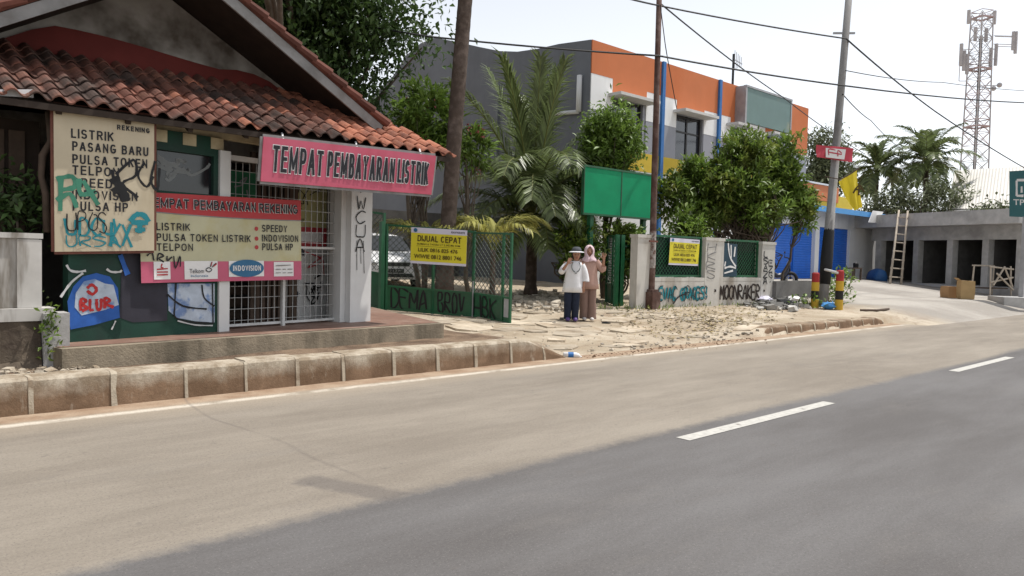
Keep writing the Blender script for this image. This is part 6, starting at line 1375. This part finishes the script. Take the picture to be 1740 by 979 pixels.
# ---- left woman: hat, white tunic, jeans
pw = GH(971, 546); kk = (ztop(pw, 407)-pw[2])/1.53
t = thing('person', 'woman in white tunic, jeans and brimmed hat with long grey bead necklace', 'person', pw, rz_w)
RM[t.name] = RM[t.name] @ Matrix.Scale(kk, 4); Mx = RM[t.name]
hipsA = ((-.075, .0, .74), (.075, .0, .74)); knA = ((-.085, -.02, .42), (.07, -.015, .42)); anA = ((-.085, .0, .07), (.07, .01, .07))
figure(t, (.065, -.02, 1.355), (.05, 0, 1.25), (.03, 0, 1.07), (0, 0, .78), hipsA, knA, anA, (-.135, 0, 1.17), (-.225, -.05, 1.03), (-.135, -.16, 1.17), (.20, 0, 1.17), (.245, .0, .93), (.225, -.05, .74), ((.45, -.1, .75), (.9, 0, -.3), 4, .5), ((-.05, -.1, -1), (-.9, -.3, 0), 2, .4))
trousers(t, hipsA, knA, anA, .095, .083, .072, 'jeans', 0, .80)
mb = MB(Mx)
mb.loft([ring3((.02, 0, .60), .225, .15, 40, .09, .3), ring3((.02, 0, .72), .21, .14, 40, .075, .7), ring3((.02, 0, .90), .185, .13, 40, .055, 1.1), ring3((.03, 0, 1.06), .178, .122, 40, .03, 1.5), ring3((.035, 0, 1.16), .172, .11, 40, .015), ring3((.04, 0, 1.215), .125, .085, 40), ring3((.048, 0, 1.24), .065, .06, 40)])
P, Q = limb([(-.10, 0, 1.16), (-.17, -.02, 1.10), (-.235, -.04, 1.02), (-.20, -.09, 1.075)], [.075, .072, .066, .06]); mb.tube(P, Q, 14, False)
P, Q = limb([(.17, 0, 1.16), (.225, 0, 1.05), (.262, 0, .90), (.268, -.01, .82)], [.072, .072, .074, .076]); mb.tube(P, Q, 14, False)
mb.build('tunic', 'cotton', t, True)
mb = MB(Mx)
for i in range(40):
    a = 2*math.pi*i/40; x = .05+.085*math.sin(a); z = 1.13+.115*math.cos(a)-(.02 if abs(math.sin(a)) < .3 and math.cos(a) < 0 else 0); y = -.115-.02*(1-math.cos(a))*.5 if math.cos(a) < .75 else -.03
    mb.ell((x, y-.012, z), .0105, .0105, .0105, 6, 5)
mb.build('necklace', 'bead', t, True)
mb = MB(Mx); mb.ell((.065, .045, 1.365), .098, .078, .12, 14, 10); mb.v = mb.v; o_ = mb.build('hair', 'hair', t, True)
for v in o_.data.vertices: pass
mb = MB(Mx); mb.loft([ring3((.065, 0, 1.415), .165, .17, 24), ring3((.065, .0, 1.428), .150, .155, 24), ring3((.065, .0, 1.438), .11, .115, 24), ring3((.065, .0, 1.43), .10, .105, 24)]); mb.build('hat_brim', 'cotton', t, True)
mb = MB(Mx); mb.loft([ring3((.065, .01, 1.425), .108, .112, 20), ring3((.065, .01, 1.48), .098, .10, 20), ring3((.065, .01, 1.52), .072, .075, 20), ring3((.065, .01, 1.532), .03, .03, 20)]); mb.build('hat_crown', 'hatdark', t, True)
for a in anA: mb = MB(Mx); mb.loft([[(a[0]+w_*math.cos(2*math.pi*i/12), y, max(.004, .045+h_*math.sin(2*math.pi*i/12))) for i in range(12)] for y, w_, h_ in ((.07, .03, .04), (.03, .043, .055), (-.06, .047, .045), (-.13, .045, .035), (-.17, .025, .02))]); mb.build('shoe', 'purple', t, True)
# ---- right woman: headscarf, dusty rose tunic, waving
pw2 = GH(999, 546); pw2 = pw2+np.array([fw[0], fw[1], 0])*.12; pw2[2] = zg(pw2[0], pw2[1]); kk2 = (ztop(pw2, 404)-pw2[2])/1.575
t = thing('person', 'woman in dusty rose tunic and pale pink headscarf, waving one hand', 'person', pw2, rz_w)
RM[t.name] = RM[t.name] @ Matrix.Scale(kk2, 4); Mx = RM[t.name]
hipsB = ((-.08, 0, .76), (.075, 0, .76)); knB = ((-.085, -.02, .43), (.08, -.01, .43)); anB = ((-.07, .02, .07), (.085, -.01, .07))
figure(t, (.0, -.02, 1.44), (.005, 0, 1.335), (.01, 0, 1.13), (0, 0, .80), hipsB, knB, anB, (-.15, .02, 1.25), (-.30, .10, 1.08), (-.38, .06, 1.15), (.17, 0, 1.25), (.285, -.03, 1.06), (.295, -.10, 1.27), ((-.9, -.2, .2), (0, -.3, .9), 3, .4), ((.05, -.1, 1), (-1, 0, .1), 16, .05))
trousers(t, hipsB, knB, anB, .098, .088, .098, 'brown', 0, .82)
mb = MB(Mx)
mb.loft([ring3((.01, 0, .665), .205, .15, 24, .07, .6), ring3((.01, 0, .78), .185, .14, 24, .05, 1.2), ring3((.01, 0, .95), .165, .125, 24, .03, 2), ring3((.01, 0, 1.10), .172, .122, 24, .01), ring3((.01, 0, 1.22), .165, .105, 24), ring3((.008, 0, 1.285), .115, .08, 24), ring3((.005, 0, 1.32), .06, .056, 24)])
P, Q = limb([(.14, 0, 1.24), (.20, -.01, 1.17), (.285, -.03, 1.065), (.295, -.06, 1.15)], [.075, .07, .062, .055]); mb.tube(P, Q, 14, False)
P, Q = limb([(-.12, .01, 1.24), (-.20, .05, 1.17), (-.30, .10, 1.08), (-.36, .07, 1.13)], [.075, .068, .06, .05]); mb.tube(P, Q, 14, False)
mb.build('tunic', 'rose', t, True)
# headscarf: hood open round the face, draped over the shoulders
mb = MB(Mx); rings = []
n = 22
for j, (z, rx, ry, cy, op) in enumerate(((1.235, .165, .135, .005, 0), (1.28, .135, .118, .0, 0), (1.325, .098, .10, -.005, 0), (1.36, .088, .098, -.004, .30), (1.40, .092, .104, .0, .62), (1.44, .096, .108, .004, .72), (1.48, .094, .106, .006, .62), (1.52, .082, .094, .008, .35), (1.55, .058, .066, .01, .0), (1.572, .02, .022, .012, 0))):
    ring = []
    for i in range(n+1):
        a = -math.pi/2+op+(2*math.pi-2*op)*i/n; ring.append((rx*math.cos(a), cy+ry*math.sin(a)*(1 if op else (1.06 if math.sin(a) < 0 else 1)), z+.012*math.sin(a*4+j)*(z < 1.3)))
    rings.append(ring)
vs = [p for r_ in rings for p in r_]; m_ = n+1
mb.add(vs, [(j*m_+i, j*m_+i+1, (j+1)*m_+i+1, (j+1)*m_+i) for j in range(len(rings)-1) for i in range(n)]); hj = mb.build('headscarf', 'hijab', t, True)
so_ = hj.modifiers.new('thick', 'SOLIDIFY'); so_.thickness = .012; so_.offset = 1
for a in anB: mb = MB(Mx); mb.loft([[(a[0]+w_*math.cos(2*math.pi*i/12), y, max(.004, .04+h_*math.sin(2*math.pi*i/12))) for i in range(12)] for y, w_, h_ in ((a[1]+.06, .03, .036), (a[1], .042, .045), (a[1]-.09, .044, .038), (a[1]-.16, .04, .03), (a[1]-.19, .02, .015))]); mb.build('shoe', 'shoepale', t, True)

# ================================================================== DEBRIS
def rocks(name, spots, m, sm, seed, lab=None):
    r_ = random.Random(seed); mb = MB()
    for x, y, s_ in spots:
        z = zg(x, y); c = Vector((x, y, z+s_*.18)); rz = r_.uniform(0, 3); vs = []
        for sx_ in (-1, 1):
            for sy in (-1, 1):
                for sz in (-1, 1): vs.append((sx_*s_*.5*r_.uniform(.6, 1.2), sy*s_*.4*r_.uniform(.6, 1.2), sz*s_*.25*r_.uniform(.6, 1.2)))
        Rm = Matrix.Rotation(rz, 3, 'Z') @ Matrix.Rotation(r_.uniform(-.4, .4), 3, 'X'); mb.tint = r_.random()
        mb.add([c+Rm @ Vector(v) for v in vs], [(0, 1, 3, 2), (4, 6, 7, 5), (0, 4, 5, 1), (2, 3, 7, 6), (0, 2, 6, 4), (1, 5, 7, 3)])
    return tag(mb.build(name, m), kind='stuff')
M['rubble'] = mat('pale_rubble', (.44, .39, .32), .95, .25, 5, tint=.4); M['litter'] = mat('mixed_litter', (.30, .29, .27), .7, .3, 8, tint=.8); M['dryleaf'] = mat('dry_leaf', (.27, .215, .11), .8, .3, 5, tint=.6)
r_ = random.Random(12); sp = []
for _ in range(420):
    p = GH(r_.gauss(930, 38), r_.gauss(513, 7)); sp.append((p[0], p[1], min(.30, abs(r_.gauss(.05, .07))+.02)))
for _ in range(380): x, y = r_.uniform(7.8, 15), r_.uniform(7.7, 14); sp.append((x, y, abs(r_.gauss(.0, .025))+.008))
for _ in range(60): x = r_.uniform(8.3, 13.5); sp.append((x, 7.5+abs(r_.gauss(0, .25)), r_.uniform(.02, .08)))
rocks('rubble', sp, 'rubble', 0, 5)
sp = []
for _ in range(700): sp.append((r_.uniform(-1, 13), 7.45-abs(r_.gauss(0, .22)), abs(r_.gauss(0, .012))+.006))
for _ in range(260): sp.append((r_.uniform(-.5, 2.0), r_.uniform(7.8, 8.2), abs(r_.gauss(0, .03))+.01))
def zflat(x, y): return zg(x, y)
rocks('gravel', [(x, y, s_) for x, y, s_ in sp if y < 7.44 or y > 7.78], 'kerb', 0, 6)
sp = []
for _ in range(330):
    p = GH(r_.gauss(1325, 26), r_.gauss(518, 4)); sp.append((p[0], p[1], abs(r_.gauss(.05, .08))+.03))
rocks('litter', sp, 'litter', 0, 7)
rng = np.random.default_rng(90); n = 800; px_ = np.concatenate([rng.uniform(1050, 1320, n-400), rng.normal(1210, 60, 400)]); py_ = np.concatenate([rng.normal(534, 7, n-400), rng.normal(545, 8, 400)]); cc = []
for a, b_ in zip(px_, py_):
    p = G(a, b_, .22); 
    if p[1] > 7.9: cc.append((p[0], p[1], zg(p[0], p[1])+.012))
cc = np.array(cc); n = len(cc); d = rand_dirs(n, rng); d[:, 2] = np.abs(d[:, 2])*.06
o = leaf_mesh('dry_leaves', cc, d, rand_dirs(n, rng)*.3+np.array([0, 0, 1.]), .11*rng.uniform(.4, 1.2, n), .05, 'dryleaf', None, rng.uniform(0, 1, n)); tag(o, kind='stuff')
n = 700; gx = rng.uniform(13.5, 20, n); gy_ = rng.normal(11.5, .5, n); cc = np.stack([gx, gy_, [zg(a, b_) for a, b_ in zip(gx, gy_)]], 1); d = rand_dirs(n, rng)*.5+np.array([0, 0, 1.]); o = leaf_mesh('grass', cc, d, rand_dirs(n, rng), .13*rng.uniform(.4, 1.2, n), .02, 'leaf_mango', None, rng.uniform(0, 1, n)); tag(o, kind='stuff')
# broken slabs of old concrete paving on the apron
M['slab'] = mat('broken_paving', (.45, .385, .30), .95, .2, 3, .5, 30, col2=(.30, .235, .165), c2sc=2., tint=.25)
r_ = random.Random(31); mb = MB()
for _ in range(42):
    x, y = r_.uniform(8.6, 14.5), r_.uniform(7.75, 12.2); s_ = r_.uniform(.18, .5); n = r_.randint(5, 7); a0 = r_.uniform(0, 6); z = zg(x, y); tx_, ty_ = r_.uniform(-.02, .02), r_.uniform(-.02, .02)
    pts = [(x+s_*r_.uniform(.6, 1.1)*math.cos(a0+6.283*i/n)*1.3, y+s_*r_.uniform(.5, 1.)*math.sin(a0+6.283*i/n), 0) for i in range(n)]
    pts = [(p[0], p[1], zg(p[0], p[1])+.004+tx_*(p[0]-x)+ty_*(p[1]-y)) for p in pts]; mb.tint = r_.random()
    mb.prism([(p[0], p[1], p[2]-.05) for p in pts], (0, 0, .058))
tag(mb.build('broken_paving', 'slab'), kind='stuff')
# plastic bottle at the kerb end, bags in the litter heap
p = GH(972, 608); k = float((p-CP)@fw)/1290; t = thing('plastic_bottle', 'crushed white and blue plastic bottle at the end of the kerb', 'bottle', p); Mx = frame(p, np.array([.75, -.66, 0]), None)
mb = MB(Mx); mb.tube([(-.13, 0, .04), (-.12, 0, .042), (.06, 0, .04), (.09, 0, .035), (.12, 0, .016), (.14, 0, .016)], [.02, .04, .038, .03, .014, .014], 12); mb.build('body', 'print_white', t, True)
mb = MB(Mx); mb.tube([(-.06, 0, .0415), (.02, 0, .041)], [.0415, .0405], 12, False); mb.build('wrapper', 'bluepipe', t, True)
for px2, py2, m_, lab in ((1349, 513, 'print_white', 'white plastic bag lying on the roadside litter heap'), (1408, 524, 'canblue', 'pale blue plastic bag at the foot of the grey pole'), (1300, 514, 'lilac', 'pale crumpled bag at left end of the litter heap')):
    p = GH(px2, py2); mb = MB(); rr = random.Random(px2); rings = []
    for j in range(6): a = j/5; rings.append([(p[0]+.26*math.sin(math.pi*(.12+.76*a))*math.cos(2*math.pi*i/12)*rr.uniform(.7, 1.2), p[1]+.2*math.sin(math.pi*(.12+.76*a))*math.sin(2*math.pi*i/12)*rr.uniform(.7, 1.2), p[2]-.02+.2*a*rr.uniform(.8, 1.1)) for i in range(12)])
    mb.loft(rings); base(mb, 'plastic_bag', m_, lab, 'bag', 'plastic bags by the roadside')
p = GH(1030, 550); mb = MB(); mb.tube([p+np.array([-.07, .06, .015]), p+np.array([0, 0, .02]), p+np.array([.07, -.06, .012])], [.015, .025, .012], 7); base(mb, 'dark_stone', 'black', 'small dark stone on the driveway right of the women', 'stone')
mb = MB(); mb.tube([GH(1462, 529)+np.array([0, 0, .03]), GH(1490, 530)+np.array([0, 0, .04]), GH(1510, 527)+np.array([0, 0, .03])], .03, 6); base(mb, 'fallen_stick', 'timber', 'thin dark stick lying at the edge of the forecourt', 'stick')
